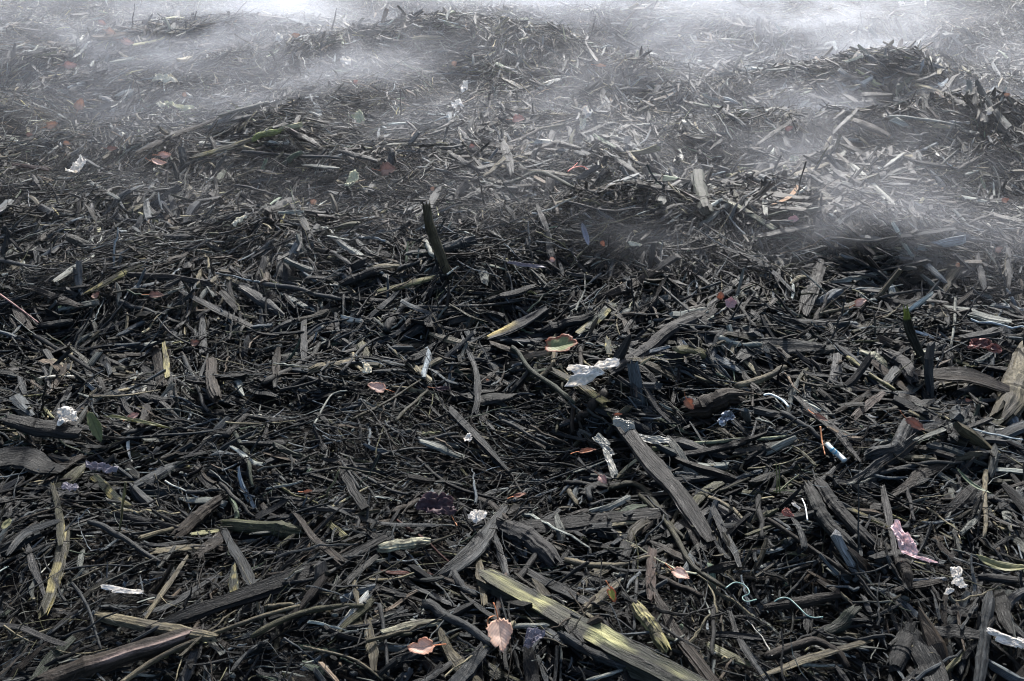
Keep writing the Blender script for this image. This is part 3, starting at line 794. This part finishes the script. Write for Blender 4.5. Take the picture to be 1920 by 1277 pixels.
def wood_piece(shape, tone, wpx, pts, up):
    pts = np.array(pts, float); n = (30 if shape == 'l' else 22) if wpx > 16 else 16; S = 16 if wpx > 16 else (10 if wpx > 8 else 8)
    if up:
        lowp = pts[np.argmax(pts[:, 1])]; base = unproj(lowp[0], lowp[1], T_TOP - .02)[0]
        p = R(PITCH); u = (pts[:, 0] - 960) / FPX; vv = -(pts[:, 1] - 638.5) / FPX
        d = np.stack((u, math.cos(p) + vv * math.sin(p), -math.sin(p) + vv * math.cos(p)), 1)
        t = (base[1] - CAM[1]) / d[:, 1]; P = CAM + d * t[:, None]
    else:
        P = unproj(pts[:, 0], pts[:, 1], T_TOP)
    _, _, dep = proj(P); w_ = wpx * (.84 if wpx >= 14 and shape in 'bk' else 1.0) * dep.mean() / FPX
    if not up:
        P = unproj(pts[:, 0], pts[:, 1], T_TOP - .006)
        if shape == 't':
            if len(P) > 2: P[:, 2] = .5 * P[:, 2] + .5 * np.interp(np.arange(len(P)), (0, len(P) - 1), (P[0, 2], P[-1, 2])) + .004
        else:                                                # stiff pieces bridge the hollows: they lie on a plane through their two ends
            p = R(PITCH); u = (pts[:, 0] - 960) / FPX; vv = -(pts[:, 1] - 638.5) / FPX
            D = np.stack((u, math.cos(p) + vv * math.sin(p), -math.sin(p) + vv * math.cos(p)), 1)
            a0 = P[0].copy(); ax_ = P[-1] - P[0]; hz = norm(np.array((-ax_[1], ax_[0], 0.)) + 1e-9); pn = norm(np.cross(ax_, hz)); pn = pn if pn[2] > 0 else -pn
            q = a0 + ax_ * np.linspace(0, 1, 12)[:, None]; lift = max(0, np.percentile(H(q[:, 0], q[:, 1]) + T_TOP - .006 - q[:, 2], 70)); a0 = a0 + (0, 0, lift)
            if tone == 'mo' or wpx > 40: a0 = a0 + (0, 0, .012)
            tt = ((a0 - CAM) @ pn) / (D @ pn); P = CAM + D * tt[:, None]
    A = spline(P, n)[None]
    L_ = np.linalg.norm(np.diff(A[0], axis=0), axis=1).sum()
    t = np.linspace(0, 1, n)
    nr = np.array((0, -.45, .9)) + rs2.normal(0, .2, 3)
    if up: nr = np.array((rs2.normal(0, .3), -1, .2))
    kk = np.interp(np.linspace(0, 1, n)[:, None].repeat(3, 1).ravel(), np.linspace(0, 1, 7), np.zeros(7)).reshape(n, 3)
    for ax_ in range(3): kk[:, ax_] = spline(np.stack((np.cumsum(rs2.normal(0, 1, 7)),) * 3, 1), n)[:, 0]
    A[0] += kk * w_ * (.16 if shape == 't' else .06)
    col = np.array(TONES[tone])
    if shape in 't':
        prof = (1 - .3 * t) * (1 + .04 * rs2.normal(size=n)); prof[0] *= .8; prof[-1] *= .7
        for q in rs2.random(2): prof = prof * (1 + .25 * np.exp(-((t - q) / .03) ** 2))
        V, F = tubes(A, w_ * prof[None], w_ * prof[None] * .95, nr[None], S, rough=.05, fine=.03, ragged=w_ * .5, rs=rs2)
    elif shape == 'l':                                       # round wood: bark ridges, a knot or two, torn ends
        prof = 1 + .07 * np.sin(t * 4 + rs2.random() * 6) + .012 * rs2.normal(size=n); prof[:2] *= (.62, .9); prof[-2:] *= (.92, .66)
        for q in rs2.uniform(.15, .85, 2): prof = prof * (1 + .16 * np.exp(-((t - q) / .035) ** 2))
        V, F = tubes(A, w_ * prof[None], w_ * prof[None] * .85, nr[None], 24, rough=.05, fine=.05, ragged=w_ * .9, rs=rs2)
    elif shape == 'b':
        a, b = rs2.uniform(.35, .9, 2); pk = rs2.uniform(.3, .7)
        prof = np.where(t < pk, a + (1 - a) * (t / pk) ** .5, b + (1 - b) * ((1 - t) / (1 - pk)) ** .5) * (1 + .03 * rs2.normal(size=n)) * (1 + .28 * vnoise(t * 5 + wpx, t * 0 + pts[0, 0], 91))
        th_ = w_ * rs2.uniform(.3, .6)
        V, F = tubes(A, w_ * prof[None], th_ * np.clip(prof, .5, 2)[None], nr[None], S + 4, box=.45, rough=.13, fine=.07, ragged=w_ * 1.8, twist=rs2.normal(0, .25), rs=rs2)
    else:                                                    # bark slab: a wide plate with a curved cross-section
        prof = np.sin(np.pi * np.clip(t * .86 + .07, 0, 1)) ** .4 * (1 + .02 * rs2.normal(size=n))
        V, F = tubes(A, w_ * prof[None], np.full((1, n), w_ * .2), nr[None], S + 6, box=.3, rough=.07, fine=.04, ragged=w_ * .6, twist=rs2.normal(0, .3), rs=rs2)
        T = norm(np.gradient(A, axis=1)); nn = norm(nr - (nr * T).sum(-1, keepdims=True) * T); U = np.cross(T, nn)
        uu = ((V - A[:, :, None]) * U[:, :, None]).sum(-1) / (w_ / 2)
        V = V + nn[:, :, None] * (w_ * .16 * (1 - uu ** 2) * rs2.choice((1, 1, -.6)) + .0)[..., None]
    Rn, S_ = V.shape[1:3]
    col = col * np.array((.92, .98, .98)) * (.75 if tone == 'mo' or wpx == 36 and tone == 'pu' else 1.7 if wpx == 36 and tone == 'br' and pts[0, 0] < 100 else 1) * (.27 if col.mean() < .09 else .62 if tone not in ('ye', 'mg', 'yg', 'mo') else .75)
    C = np.broadcast_to(col, (1, Rn, S_, 3)).copy() * np.exp(rs2.normal(0, .22, (1, 1, S_, 1)))
    tt = t[None, :, None]; ss = (np.arange(S_) / S_ * 2 * np.pi)[None, None]
    def patch(mask, rgb): C[:] = C * (1 - mask[..., None]) + np.array(rgb) * mask[..., None]
    sm = lambda a: np.clip(a, 0, 1)
    if tone == 'mo':
        k = vnoise(tt * 9 + ss * 0, ss * 1.2 + tt * 3, 71) + .5
        patch(sm((k - .56) * 6), (.18, .175, .08)); k = vnoise(tt * 7 + ss * 0 + 9, ss * 1.5, 72) + .5; patch(sm((k - .6) * 8), (.03, .03, .022))
    if tone == 'fo': patch(sm((np.cos(ss - 2.4) - .55) * 3) * sm((.6 - tt) * 4), (.38, .30, .12))
    if tone == 'ms': patch(sm((.14 - tt) * 20) + ss * 0, (.22, .25, .05))
    if tone == 'br' and wpx == 36 and not up and pts[0, 0] < 100: patch(sm((np.cos(ss - 1.9) - .86) * 8) * sm((tt - .35) * 6), (.16, .12, .105))
    if tone in ('ye', 'cr', 'ta', 'yg'):
        k = vnoise(tt * 8 + ss * 0 + wpx, ss * 1.3 + pts[0, 0], 73) + .5; patch(sm((k - .52) * 6) * .75, (.045, .04, .03))
    if shape == 'b' and tone in ('ol', 'gn'):
        k = vnoise(tt * 6 + ss * 0 + wpx, ss * 1.1 + pts[0, 1], 74) + .5; patch(sm((k - .62) * 7) * .8, (.2, .17, .07))
    return V, F, C, L_, w_

NAMES = {'t': ('twig', 'twig'), 'l': ('log_piece', 'log piece'), 'b': ('wood_chip', 'wood chip'), 'k': ('bark_piece', 'bark piece')}
def slant(x0, y0, x1, y1):
    if x1 < x0: x0, y0, x1, y1 = x1, y1, x0, y0
    a = math.degrees(math.atan2(y0 - y1, x1 - x0))
    return 'upright' if abs(a) > 65 else 'level' if abs(a) < 14 else ('slanting up right' if a > 0 else 'slanting down right')

def hero(line):
    f = line.split(';'); h = f[0].split(); shape, tone, wpx = h[0], h[1], float(h[2]); up = h[-1] == 'u'
    pts = [tuple(float(q) for q in s.split(',')) for s in h[3:] if ',' in s]
    V, F, C, L_, w_ = wood_piece(shape, tone, wpx, pts, up)
    nm, cat = NAMES[shape]
    if shape == 't' and wpx >= 12: nm, cat = 'branch', 'branch'
    if shape == 'b' and wpx >= 22: nm, cat = 'split_board', 'split board'
    c = V.reshape(-1, 3).mean(0); me = tube_mesh(nm, V - c, F, C, shape == 't'); o = link(nm, me, M_BARK if shape in 'tl' else M_WOOD); o.location = c
    mx, my = pts[len(pts) // 2] if len(pts) > 2 else ((pts[0][0] + pts[1][0]) / 2, (pts[0][1] + pts[1][1]) / 2)
    if len(f) > 1:
        tag(o, f[1], cat); marks.append((mx, my, f[2]))
    else:
        Lp = math.hypot(pts[0][0] - pts[-1][0], pts[0][1] - pts[-1][1])
        tag(o, None, cat); todo.append((o, mx, my, [('long' if Lp > 110 else 'short' if Lp < 55 else ''), ('thin' if wpx < 6 else 'thick' if wpx > 24 else ''), CW.get(tone, ''), cat, slant(*pts[0], *pts[-1])]))
    return o
for ln in W.split('\n'): hero(ln)

# ------------------------------------------------------------------ leaves, paper and plastic
LM = {'peach': ((.80, .60, .48), (.72, .48, .35)), 'peach2': ((.74, .52, .41), (.6, .33, .22)), 'pale': ((.72, .52, .44), (.5, .3, .22)), 'mott': ((.24, .27, .13), (.26, .09, .05)),
      'purp': ((.085, .045, .055), None), 'oran': ((.55, .25, .13), (.3, .13, .08)), 'red': ((.42, .19, .12), (.2, .09, .06)), 'rust': ((.38, .22, .16), (.18, .1, .07)), 'rose': ((.60, .40, .34), (.35, .2, .17)),
      'pink': ((.5, .33, .33), None), 'orfa': ((.62, .40, .27), (.35, .2, .13)), 'ygrn': ((.36, .36, .08), (.5, .12, .05)), 'green': ((.15, .17, .07), None),
      'yglo': ((.24, .235, .12), None), 'gdrk': ((.09, .11, .06), None), 'feat': ((.20, .20, .24), None), 'white': ((.93, .89, .83), None), 'clear': ((.40, .39, .34), None),
      'lilac': ((.30, .28, .32), None), 'pinkp': ((.95, .76, .76), None), 'redw': ((.08, .03, .03), (.25, .10, .08)), 'redp': ((.45, .22, .18), None), 'foil': ((.5, .52, .56), None),
      'cream': ((.68, .62, .48), None), 'yello': ((.52, .50, .34), None), 'teal': ((.20, .31, .28), None), 'wire': ((.55, .62, .62), None), 'straw': ((.42, .48, .48), None),
      'ored': ((.5, .2, .08), None), 'whi2': ((.75, .78, .78), None), 'redt': ((.55, .10, .06), None), 'gras': ((.12, .13, .05), None), 'pkst': ((.28, .14, .12), None)}
def leaf_material(key):
    rgb, rim = LM[key]; m, N, L, B = nodes('leaf_' + key if key in ('peach', 'peach2', 'mott', 'pale', 'oran', 'rust', 'rose') else 'surface_' + key)
    at = N.new('ShaderNodeAttribute'); at.attribute_name = 'fib'; sp = N.new('ShaderNodeSeparateXYZ'); L.new(at.outputs['Vector'], sp.inputs[0])
    n = N.new('ShaderNodeTexNoise'); n.inputs['Scale'].default_value = 3.5; n.inputs['Detail'].default_value = 6; L.new(at.outputs['Vector'], n.inputs['Vector'])
    # side veins: chevrons running out from the midrib (x along, y across, z = share of the way to the rim)
    ab = mathn(N, L, 'ABSOLUTE', sp.outputs[1]); ch = mathn(N, L, 'SUBTRACT', sp.outputs[0], mathn(N, L, 'MULTIPLY', ab, .8))
    wv = mathn(N, L, 'POWER', mathn(N, L, 'ABSOLUTE', mathn(N, L, 'SINE', mathn(N, L, 'MULTIPLY', ch, 14.0))), .35)
    rib = mathn(N, L, 'MULTIPLY', ab, 22.0, clamp=True)
    vein = mathn(N, L, 'MULTIPLY', wv, rib)
    k = mathn(N, L, 'MULTIPLY', mathn(N, L, 'MULTIPLY_ADD', vein, .22, .8), mathn(N, L, 'MULTIPLY_ADD', n.outputs[0], .9, .55))
    mixc = N.new('ShaderNodeMix'); mixc.data_type = 'RGBA'; mixc.inputs['A'].default_value = (*rgb, 1); mixc.inputs['B'].default_value = (*(rim or rgb), 1)
    if rim:
        e = mathn(N, L, 'MULTIPLY_ADD', mathn(N, L, 'MULTIPLY_ADD', n.outputs[0], .9, sp.outputs[2]), 3.5, -3.6, clamp=True); L.new(e, mixc.inputs['Factor'])
    else: mixc.inputs['Factor'].default_value = 0
    mx = N.new('ShaderNodeVectorMath'); mx.operation = 'SCALE'; L.new(mixc.outputs['Result'], mx.inputs[0]); L.new(k, mx.inputs['Scale'])
    L.new(mx.outputs[0], B.inputs['Base Color']); B.inputs['Roughness'].default_value = .55
    bp = N.new('ShaderNodeBump'); bp.inputs['Strength'].default_value = .5; bp.inputs['Distance'].default_value = .001; L.new(vein, bp.inputs['Height']); L.new(bp.outputs[0], B.inputs['Normal'])
    return m
MATS = {}
def thin(m, amt):
    # light passes through a leaf or film: part of the surface scatters it to the far side
    N, L = m.node_tree.nodes, m.node_tree.links; B = N['Principled BSDF']; out = N['Material Output']
    tr = N.new('ShaderNodeBsdfTranslucent'); mx = N.new('ShaderNodeMixShader'); mx.inputs[0].default_value = amt
    if B.inputs['Base Color'].links: L.new(B.inputs['Base Color'].links[0].from_socket, tr.inputs['Color'])
    L.new(B.outputs[0], mx.inputs[1]); L.new(tr.outputs[0], mx.inputs[2]); L.new(mx.outputs[0], out.inputs['Surface'])
def mat_of(key):
    if key in MATS: return MATS[key]
    if key in ('white', 'cream', 'yello', 'pinkp', 'redp', 'teal', 'wire', 'straw', 'ored', 'whi2', 'redt', 'gras', 'pkst', 'lilac'):
        m = plain('surface_' + key, LM[key][0], .5, scale=90, amp=.3)
    elif key == 'clear': m = plain('thin_clear_plastic', LM[key][0], .3, scale=70, amp=.3)
    elif key == 'foil': m = plain('silver_foil', LM[key][0], .28, scale=60); m.node_tree.nodes['Principled BSDF'].inputs['Metallic'].default_value = .85
    else: m = leaf_material(key)
    if key in ('white', 'clear', 'lilac', 'pinkp', 'redp') or m.name.startswith('leaf_') or key in ('red', 'orfa', 'pink', 'ygrn', 'green', 'yglo', 'purp'): thin(m, .45)
    MATS[key] = m; return m

def sheet(name, shape, key, x, y, lp, wp, ang, face):
    q = unproj(x, y, T_TOP + .03)[0]; _, _, dep = proj(q); s = dep / FPX
    if key in ('white', 'pinkp', 'clear', 'lilac', 'cream', 'yello'): face *= .45 if key != 'pinkp' else .7
    e = .06; nr = np.array((-(H(q[0] + e, q[1]) - H(q[0] - e, q[1])) / 2 / e, -(H(q[0], q[1] + e) - H(q[0], q[1] - e)) / 2 / e, 1.0)); nr /= np.linalg.norm(nr)
    view = CAM - q; view /= np.linalg.norm(view)
    n = nr * (1 - face) + view * face + rs2.normal(0, .08, 3); n /= np.linalg.norm(n)
    right = np.array((1, 0, 0.)); upi = np.cross(right, -view); upi /= np.linalg.norm(upi); upi = upi if upi[2] > 0 else -upi
    A = right * math.cos(R(ang)) + upi * math.sin(R(ang)); a = A - (A @ n) * n; a /= np.linalg.norm(a); b = np.cross(n, a)
    fa = max(.45, np.hypot(a @ right, a @ upi)); fb = max(.4, np.hypot(b @ right, b @ upi))
    grow = 1.25 if key in ('white', 'pinkp') and 10 < wp < 28 else 1.0
    L_, W_ = lp * grow * s / fa, wp * grow * s / fb
    K = 44; M = 8; th = np.arange(K) / K * 2 * np.pi
    c, sn = np.cos(th), np.sin(th)
    if shape == 'birch':       # pointed oval with a toothed edge, broad near the stalk
        ox = c; oy = sn * (1 - .38 * c) * np.abs(sn) ** .15; r = 1 + .05 * rs2.random(K) * np.where(np.arange(K) % 2, 1, -1) * (np.abs(sn) > .25) + .06 * rs2.normal(size=K) - .35 * np.exp(-((th - rs2.random() * 6.28) / .16) ** 2)
    elif shape == 'round':
        ox, oy = c, sn; r = 1 + .08 * np.sin(th * 5 + rs2.random() * 6) + .05 * rs2.normal(size=K)
    elif shape == 'blade':
        ox, oy = c, sn * np.abs(sn) ** .3; r = 1 + .05 * rs2.normal(size=K)
    else:
        ph = rs2.random(4) * 6.28; ox = np.sign(c) * np.abs(c) ** .7; oy = np.sign(sn) * np.abs(sn) ** .7
        r = 1 + .22 * np.sin(2 * th + ph[0]) + .16 * np.sin(3 * th + ph[1]) + .1 * np.sin(5 * th + ph[2]) + .06 * rs2.normal(size=K); r = np.clip(r, .45, 1.35)
    f = (np.arange(1, M + 1) / M)[:, None]; fr = f ** .85
    u = (ox * r * fr).ravel(); v_ = (oy * r * fr).ravel(); fz = (f + 0 * th).ravel()
    u = np.append(u, 0); v_ = np.append(v_, 0); fz = np.append(fz, 0)
    cup = rs2.uniform(-.4, 1.1); lp = lp; so = rs2.random() * 50
    z = cup * .5 * u ** 2 + (.25 + .2 * rs2.random()) * np.abs(v_) * W_ / L_ + .1 * vnoise(u * 2.2 + so, v_ * 2.2 + so, 31)
    if shape == 'scrap' or key == 'purp':
        z = (.35 if key == 'clear' else 1) * (.75 * vnoise(u * 1.6 + so, v_ * 1.6 + so + 3, 32) + .45 * np.abs(vnoise(u * 3.7 + so, v_ * 3.7 + 9, 33)) * 2 + .22 * vnoise(u * 8, v_ * 8 + so, 34)) * min(1, W_ / L_ * 1.4)
    z = z * L_ / 2
    P = q + a * (u * L_ / 2)[:, None] + b * (v_ * W_ / 2)[:, None] + n * z[:, None]
    nv = len(P); thk = .0004 if shape != 'scrap' else .0007
    Pb = P - n * thk
    tri, quad = [], []
    for k in range(K):
        k2 = (k + 1) % K
        tri += [(nv - 1, k, k2), (2 * nv - 1, nv + k2, nv + k)]
        for m in range(M - 1):
            i0, i1 = m * K, (m + 1) * K
            quad += [(i0 + k, i1 + k, i1 + k2, i0 + k2), (nv + i0 + k2, nv + i1 + k2, nv + i1 + k, nv + i0 + k)]
        o0 = (M - 1) * K; quad.append((o0 + k, nv + o0 + k, nv + o0 + k2, o0 + k2))
    loops = np.concatenate((np.array(tri).ravel(), np.array(quad).ravel())); tot = np.concatenate((np.full(len(tri), 3), np.full(len(quad), 4)))
    st = np.concatenate(((0,), np.cumsum(tot)[:-1]))
    F = np.stack((u, v_ * W_ / L_ if shape != 'birch' else v_, fz), 1)
    c0 = P.mean(0)
    me = mesh_np(name, np.concatenate((P, Pb)) - c0, loops, st, tot, shape != 'scrap', {'fib': ('FLOAT_VECTOR', 'vector', np.concatenate((F, F)))})
    return me, c0, q, a, b, n, L_, W_

for ln in L.split('\n'):
    h, lab, short = ln.split(';')
    if lab == 'x': continue
    h = h.split(); shape, key = h[:2]; x, y, lp, wp, ang, face = map(float, h[2:])
    nm = {'birch': 'leaf', 'round': 'leaf', 'blade': 'long_leaf'}.get(shape, 'plastic_scrap')
    cat = {'leaf': 'leaf', 'long_leaf': 'leaf', 'plastic_scrap': 'scrap'}[nm]
    if key == 'feat': nm, cat = 'feather', 'feather'
    if key == 'white' and 'birch bark' in lab: nm, cat = 'birch_bark', 'bark'
    if key in ('cream', 'yello'): nm, cat = 'pale_chip', 'chip'
    if key == 'pinkp': nm, cat = 'paper_scrap', 'paper'
    if key in ('redw', 'redp'): nm, cat = 'wrapper', 'wrapper'
    if key == 'foil': nm, cat = 'foil_scrap', 'foil'
    me, c0, q, a, b, n, L_, W_ = sheet(nm, shape, key, x, y, lp, wp, ang, face)
    if nm == 'leaf' and shape == 'birch' and lp >= 18:
        o = bpy.data.objects.new(nm, None); COL.objects.link(o); o.location = q; o.empty_display_size = .02
        bl = link('blade', me, mat_of(key), o); bl.location = c0 - q
        t = np.linspace(0, 1, 8)[:, None]; sg = -1
        Q = (a * sg * L_ * (.46 + .5 * t)) + b * (.12 * L_ * rs2.normal() * t ** 2) + n * (.1 * L_ * t + .002)
        V, F = tubes(Q[None], np.full((1, 8), .0018) * (1.4 if lp > 40 else 1), np.full((1, 8), .0016), n[None], 6, rs=rs2)
        link('stem', tube_mesh('stem', V, F, np.array([[.35, .13, .06]]), True), M_BARK, o)
    elif key == 'redw':
        o = link(nm, me, mat_of(key)); o.location = c0
        for k in range(3):
            m2, c2, *_ = sheet('fleck', 'scrap', 'redp', x + (-12, 2, 10)[k], y + (4, -6, 3)[k], 12, 5, 30 * k - 20, .8)
            fl = link('fleck', m2, mat_of('redp'), o); fl.location = c2 - c0 + n * .006
    else:
        o = link(nm, me, mat_of(key)); o.location = c0
    tag(o, lab, cat); marks.append((x, y, short))

for ln in S.split('\n'):
    h, lab, short = ln.split(';'); h = h.split(); key = h[0]; wpx = float(h[1]); up = h[-1] == 'u'
    pts = np.array([[float(v_) for v_ in s.split(',')] for s in h[2:] if ',' in s])
    if up:
        base = unproj(pts[0, 0], pts[0, 1], T_TOP)[0]; P = []
        for x, y in pts:
            u = (x - 960) / FPX; vv = -(y - 638.5) / FPX; p = R(PITCH); d = np.array((u, math.cos(p) + vv * math.sin(p), -math.sin(p) + vv * math.cos(p))); P.append(CAM + d * (base[1] / d[1]))
        P = np.array(P)
    else: P = unproj(pts[:, 0], pts[:, 1], T_TOP + .006)
    A = spline(P, 30)[None]; _, _, dep = proj(P); w_ = wpx * dep.mean() / FPX
    prof = np.linspace(1, .6, 30)[None] if key in ('gras', 'ored', 'redt', 'pkst') else np.ones((1, 30))
    V, F = tubes(A, w_ * prof, w_ * prof * (.35 if key == 'gras' else .95), np.array(((0, -1, .4),)), 8, rough=.02, rs=rs2)
    nm, cat = {'teal': ('thread', 'string'), 'wire': ('wire', 'wire'), 'straw': ('drinking_straw', 'straw'), 'gras': ('grass_blade', 'grass')}.get(key, ('stem', 'stem'))
    c = V.reshape(-1, 3).mean(0)
    o = link({'stem': 'plant_stem'}.get(nm, nm), tube_mesh(nm, V - c, F, np.array([LM[key][0]]), True), mat_of(key)); o.location = c
    if key == 'straw':
        for k0 in (9, 13): 
            V2, F2 = tubes(A[:, k0:k0 + 3], np.full((1, 3), w_ * 1.04), np.full((1, 3), w_ * 1.0), np.array(((0, -1, .4),)), 8, rough=.0, rs=rs2)
            if 'sblue' not in MATS: MATS['sblue'] = plain('blue_print', (.08, .28, .42), .5)
            link('stripe', tube_mesh('stripe', V2 - c, F2, np.array([(.05, .33, .6)]), True), MATS['sblue'], o)
    tag(o, lab, cat); marks.append((*pts[len(pts) // 2], short))

# ------------------------------------------------------------------ the largest loose chips and twigs of the litter, one object each
def tone_word(c):
    m = c.mean(); 
    if m < .016: return 'black'
    if m < .034: return 'dark'
    if c[0] > c[2] * 1.5: return 'brown' if m < .07 else 'tan'
    return 'grey' if m < .13 else 'pale'
for batch, (idx, pp, lpx, wpx, (ax, ay, bx, by)), nm, cat, mat in ((near_chips, ci, 'wood_chip', 'wood chip', M_WOOD), (near_twigs, ti, 'twig', 'twig', M_BARK)):
    V, F, C, P = batch
    for i in idx:
        c = V[i].reshape(-1, 3).mean(0); o = link(nm, tube_mesh(nm, V[i:i + 1] - c, F[i:i + 1], C[i:i + 1], False), mat); o.location = c
        tag(o, None, cat); todo.append((o, pp[i, 0], pp[i, 1], [('long' if lpx[i] > 110 else 'short' if lpx[i] < 60 else ''), ('thin' if wpx[i] < 7 else 'broad' if wpx[i] > 24 else ''), tone_word(C[i]), cat, slant(ax[i], ay[i], bx[i], by[i])]))

# ------------------------------------------------------------------ labels that point to one piece: its look, then its place beside a landmark
def rel(x, y, mx, my):
    dx, dy = x - mx, y - my; d = math.hypot(dx, dy); a = math.degrees(math.atan2(-dy, dx)) % 360
    w_ = ('right of', 'up right of', 'above', 'up left of', 'left of', 'down left of', 'below', 'down right of')[int(((a + 22.5) % 360) // 45)]
    return ('on' if d < 14 else 'just ' + w_ if d < 45 else w_)
used = {}
for o, x, y, words in todo:
    near = sorted(marks, key=lambda m: math.hypot(x - m[0], y - m[1]))[:6]
    base = ' '.join(v_ for v_ in words if v_); done = False
    cand = [f"{base}, {rel(x, y, *m[:2])} the {m[2]}" for m in near]
    two = [f"{base}, {rel(x, y, *near[i_][:2])} the {near[i_][2]}, toward the {near[j_][2]}" for i_, j_ in ((0, 1), (0, 2), (1, 2), (0, 3), (1, 3), (0, 4), (2, 3), (0, 5))]
    for c in [cand[0]] + two + cand[1:]:
        if c not in used and len(c.split()) <= 16: used[c] = 1; o['label'] = c; done = True; break
    if not done:
        c = f"{base}, between the {near[0][2]} and the {near[1][2]}"; o['label'] = c; used[c] = 1
    o['group'] = {'wood chip': 'wood chips lying loose on the heap', 'twig': 'twigs lying loose on the heap'}.get(o['category'], {'branch': 'branches', 'bark piece': 'pieces of bark', 'log piece': 'short logs'}.get(o['category'], o['category'] + 's') + ' lying on the heap')
# ------------------------------------------------------------------ steam rising off the far side of the heap
def steam():
    x0, x1, y0, y1, z0, z1 = -8.5, 8.5, 2.3, 13.5, -.9, 1.25
    V = [(x, y, z) for z in (z0, z1) for x, y in ((x0, y0), (x1, y0), (x1, y1), (x0, y1))]
    me = bpy.data.meshes.new('steam'); me.from_pydata(V, [], [(3, 2, 1, 0), (4, 5, 6, 7), (0, 1, 5, 4), (1, 2, 6, 5), (2, 3, 7, 6), (3, 0, 4, 7)]); me.update()
    m = bpy.data.materials.new('steam'); m.use_nodes = True; N, L = m.node_tree.nodes, m.node_tree.links; N.clear()
    out = N.new('ShaderNodeOutputMaterial'); vol = N.new('ShaderNodeVolumePrincipled'); L.new(vol.outputs[0], out.inputs['Volume'])
    vol.inputs['Color'].default_value = (.86, .905, 1, 1); vol.inputs['Anisotropy'].default_value = .55
    tc = N.new('ShaderNodeTexCoord'); P = tc.outputs['Object']
    nw = N.new('ShaderNodeTexNoise'); nw.inputs['Scale'].default_value = .9; nw.inputs['Detail'].default_value = 1; L.new(P, nw.inputs['Vector'])
    off = N.new('ShaderNodeVectorMath'); off.operation = 'MULTIPLY_ADD'; L.new(nw.outputs['Color'], off.inputs[0]); off.inputs[1].default_value = (.9, .9, .5); L.new(P, off.inputs[2])
    mp = N.new('ShaderNodeMapping'); L.new(off.outputs[0], mp.inputs[0]); mp.inputs['Rotation'].default_value = (0, R(-32), R(18)); mp.inputs['Scale'].default_value = (.55, .9, 1.5)
    n = N.new('ShaderNodeTexNoise'); n.inputs['Scale'].default_value = 2.6; n.inputs['Detail'].default_value = 5; n.inputs['Roughness'].default_value = .62; L.new(mp.outputs[0], n.inputs['Vector'])
    wisp = N.new('ShaderNodeMapRange'); L.new(n.outputs[0], wisp.inputs[0]); wisp.inputs[1].default_value = .44; wisp.inputs[2].default_value = .67; wisp.inputs[3].default_value = 0; wisp.inputs[4].default_value = 1
    w2 = mathn(N, L, 'POWER', wisp.outputs[0], 1.3)
    tot = None
    for px, py, zz, rx, ry, rz, dn in STEAM:
        c = (px, py, 0) if abs(px) < 5 else unproj(px, py, 0)[0]
        s = N.new('ShaderNodeVectorMath'); s.operation = 'SUBTRACT'; L.new(off.outputs[0], s.inputs[0]); s.inputs[1].default_value = (c[0] + .45, c[1] + .45, c[2] + zz + .25)
        q = N.new('ShaderNodeVectorMath'); q.operation = 'MULTIPLY'; L.new(s.outputs[0], q.inputs[0]); q.inputs[1].default_value = (1 / rx, 1 / ry, 1 / rz)
        d = N.new('ShaderNodeVectorMath'); d.operation = 'DOT_PRODUCT'; L.new(q.outputs[0], d.inputs[0]); L.new(q.outputs[0], d.inputs[1])
        g_ = mathn(N, L, 'EXPONENT', mathn(N, L, 'MULTIPLY', d.outputs['Value'], -1.0))
        tot = mathn(N, L, 'MULTIPLY_ADD', g_, dn, tot if tot is not None else 0.0)
    sp = N.new('ShaderNodeSeparateXYZ'); L.new(P, sp.inputs[0])
    # thin even veil that thickens with distance and thins with height
    veil = mathn(N, L, 'MULTIPLY', mathn(N, L, 'MULTIPLY_ADD', sp.outputs[1], .22, -.62, clamp=True), mathn(N, L, 'MULTIPLY_ADD', sp.outputs[2], -1.0, 1.15, clamp=True))
    dens = mathn(N, L, 'ADD', mathn(N, L, 'MULTIPLY', tot, w2), mathn(N, L, 'MULTIPLY', veil, VEIL))
    top = mathn(N, L, 'MULTIPLY_ADD', sp.outputs[2], -3.0, 3.7, clamp=True)
    L.new(mathn(N, L, 'MULTIPLY', dens, top), vol.inputs['Density'])
    o = link('steam', me, m); tag(o, 'white steam drifting over the far part of the heap', 'steam', None, 'stuff')
# photo x, y of the source on the heap, lift, half sizes (m), density per metre
STEAM = [(-1.7, 6.5, 0.3, 0.5, 0.6, 0.3, 1.7), (-0.9, 7.0, 0.35, 0.9, 0.6, 0.3, 0.99), (0.55, 6.6, 0.3, 0.9, 0.6, 0.35, 2.6), (1.6, 6.3, 0.28, 0.6, 0.55, 0.3, 1.98), (-3.6, 6.8, 0.3, 1.1, 0.8, 0.4, 0.5), (1.0, 7.6, 0.5, 1.6, 0.7, 0.4, 1.3), (1250, 60, 0.15, 0.8, 0.3, 0.2, 1.02), (1500, 105, 0.12, 0.8, 0.4, 0.22, 1.53), (230, 110, 0.15, 1.5, 0.7, 0.35, 0.6), (430, 80, 0.15, 0.7, 0.5, 0.25, .75), (700, 240, 0.1, 1.0, 0.45, 0.22, .75), (1370, 330, 0.08, 0.7, 0.35, 0.18, 1.3), (1680, 200, 0.1, 0.9, 0.5, 0.25, 1.4), (1700, 440, 0.08, 0.5, 0.35, 0.18, 1.3), (850, 430, 0.08, 0.8, 0.35, 0.16, 0.77), (560, 170, 0.1, 0.8, 0.5, 0.25, .6), (1650, 90, 0.15, 0.7, 0.5, 0.25, 1.02)]
VEIL = .07
steam()
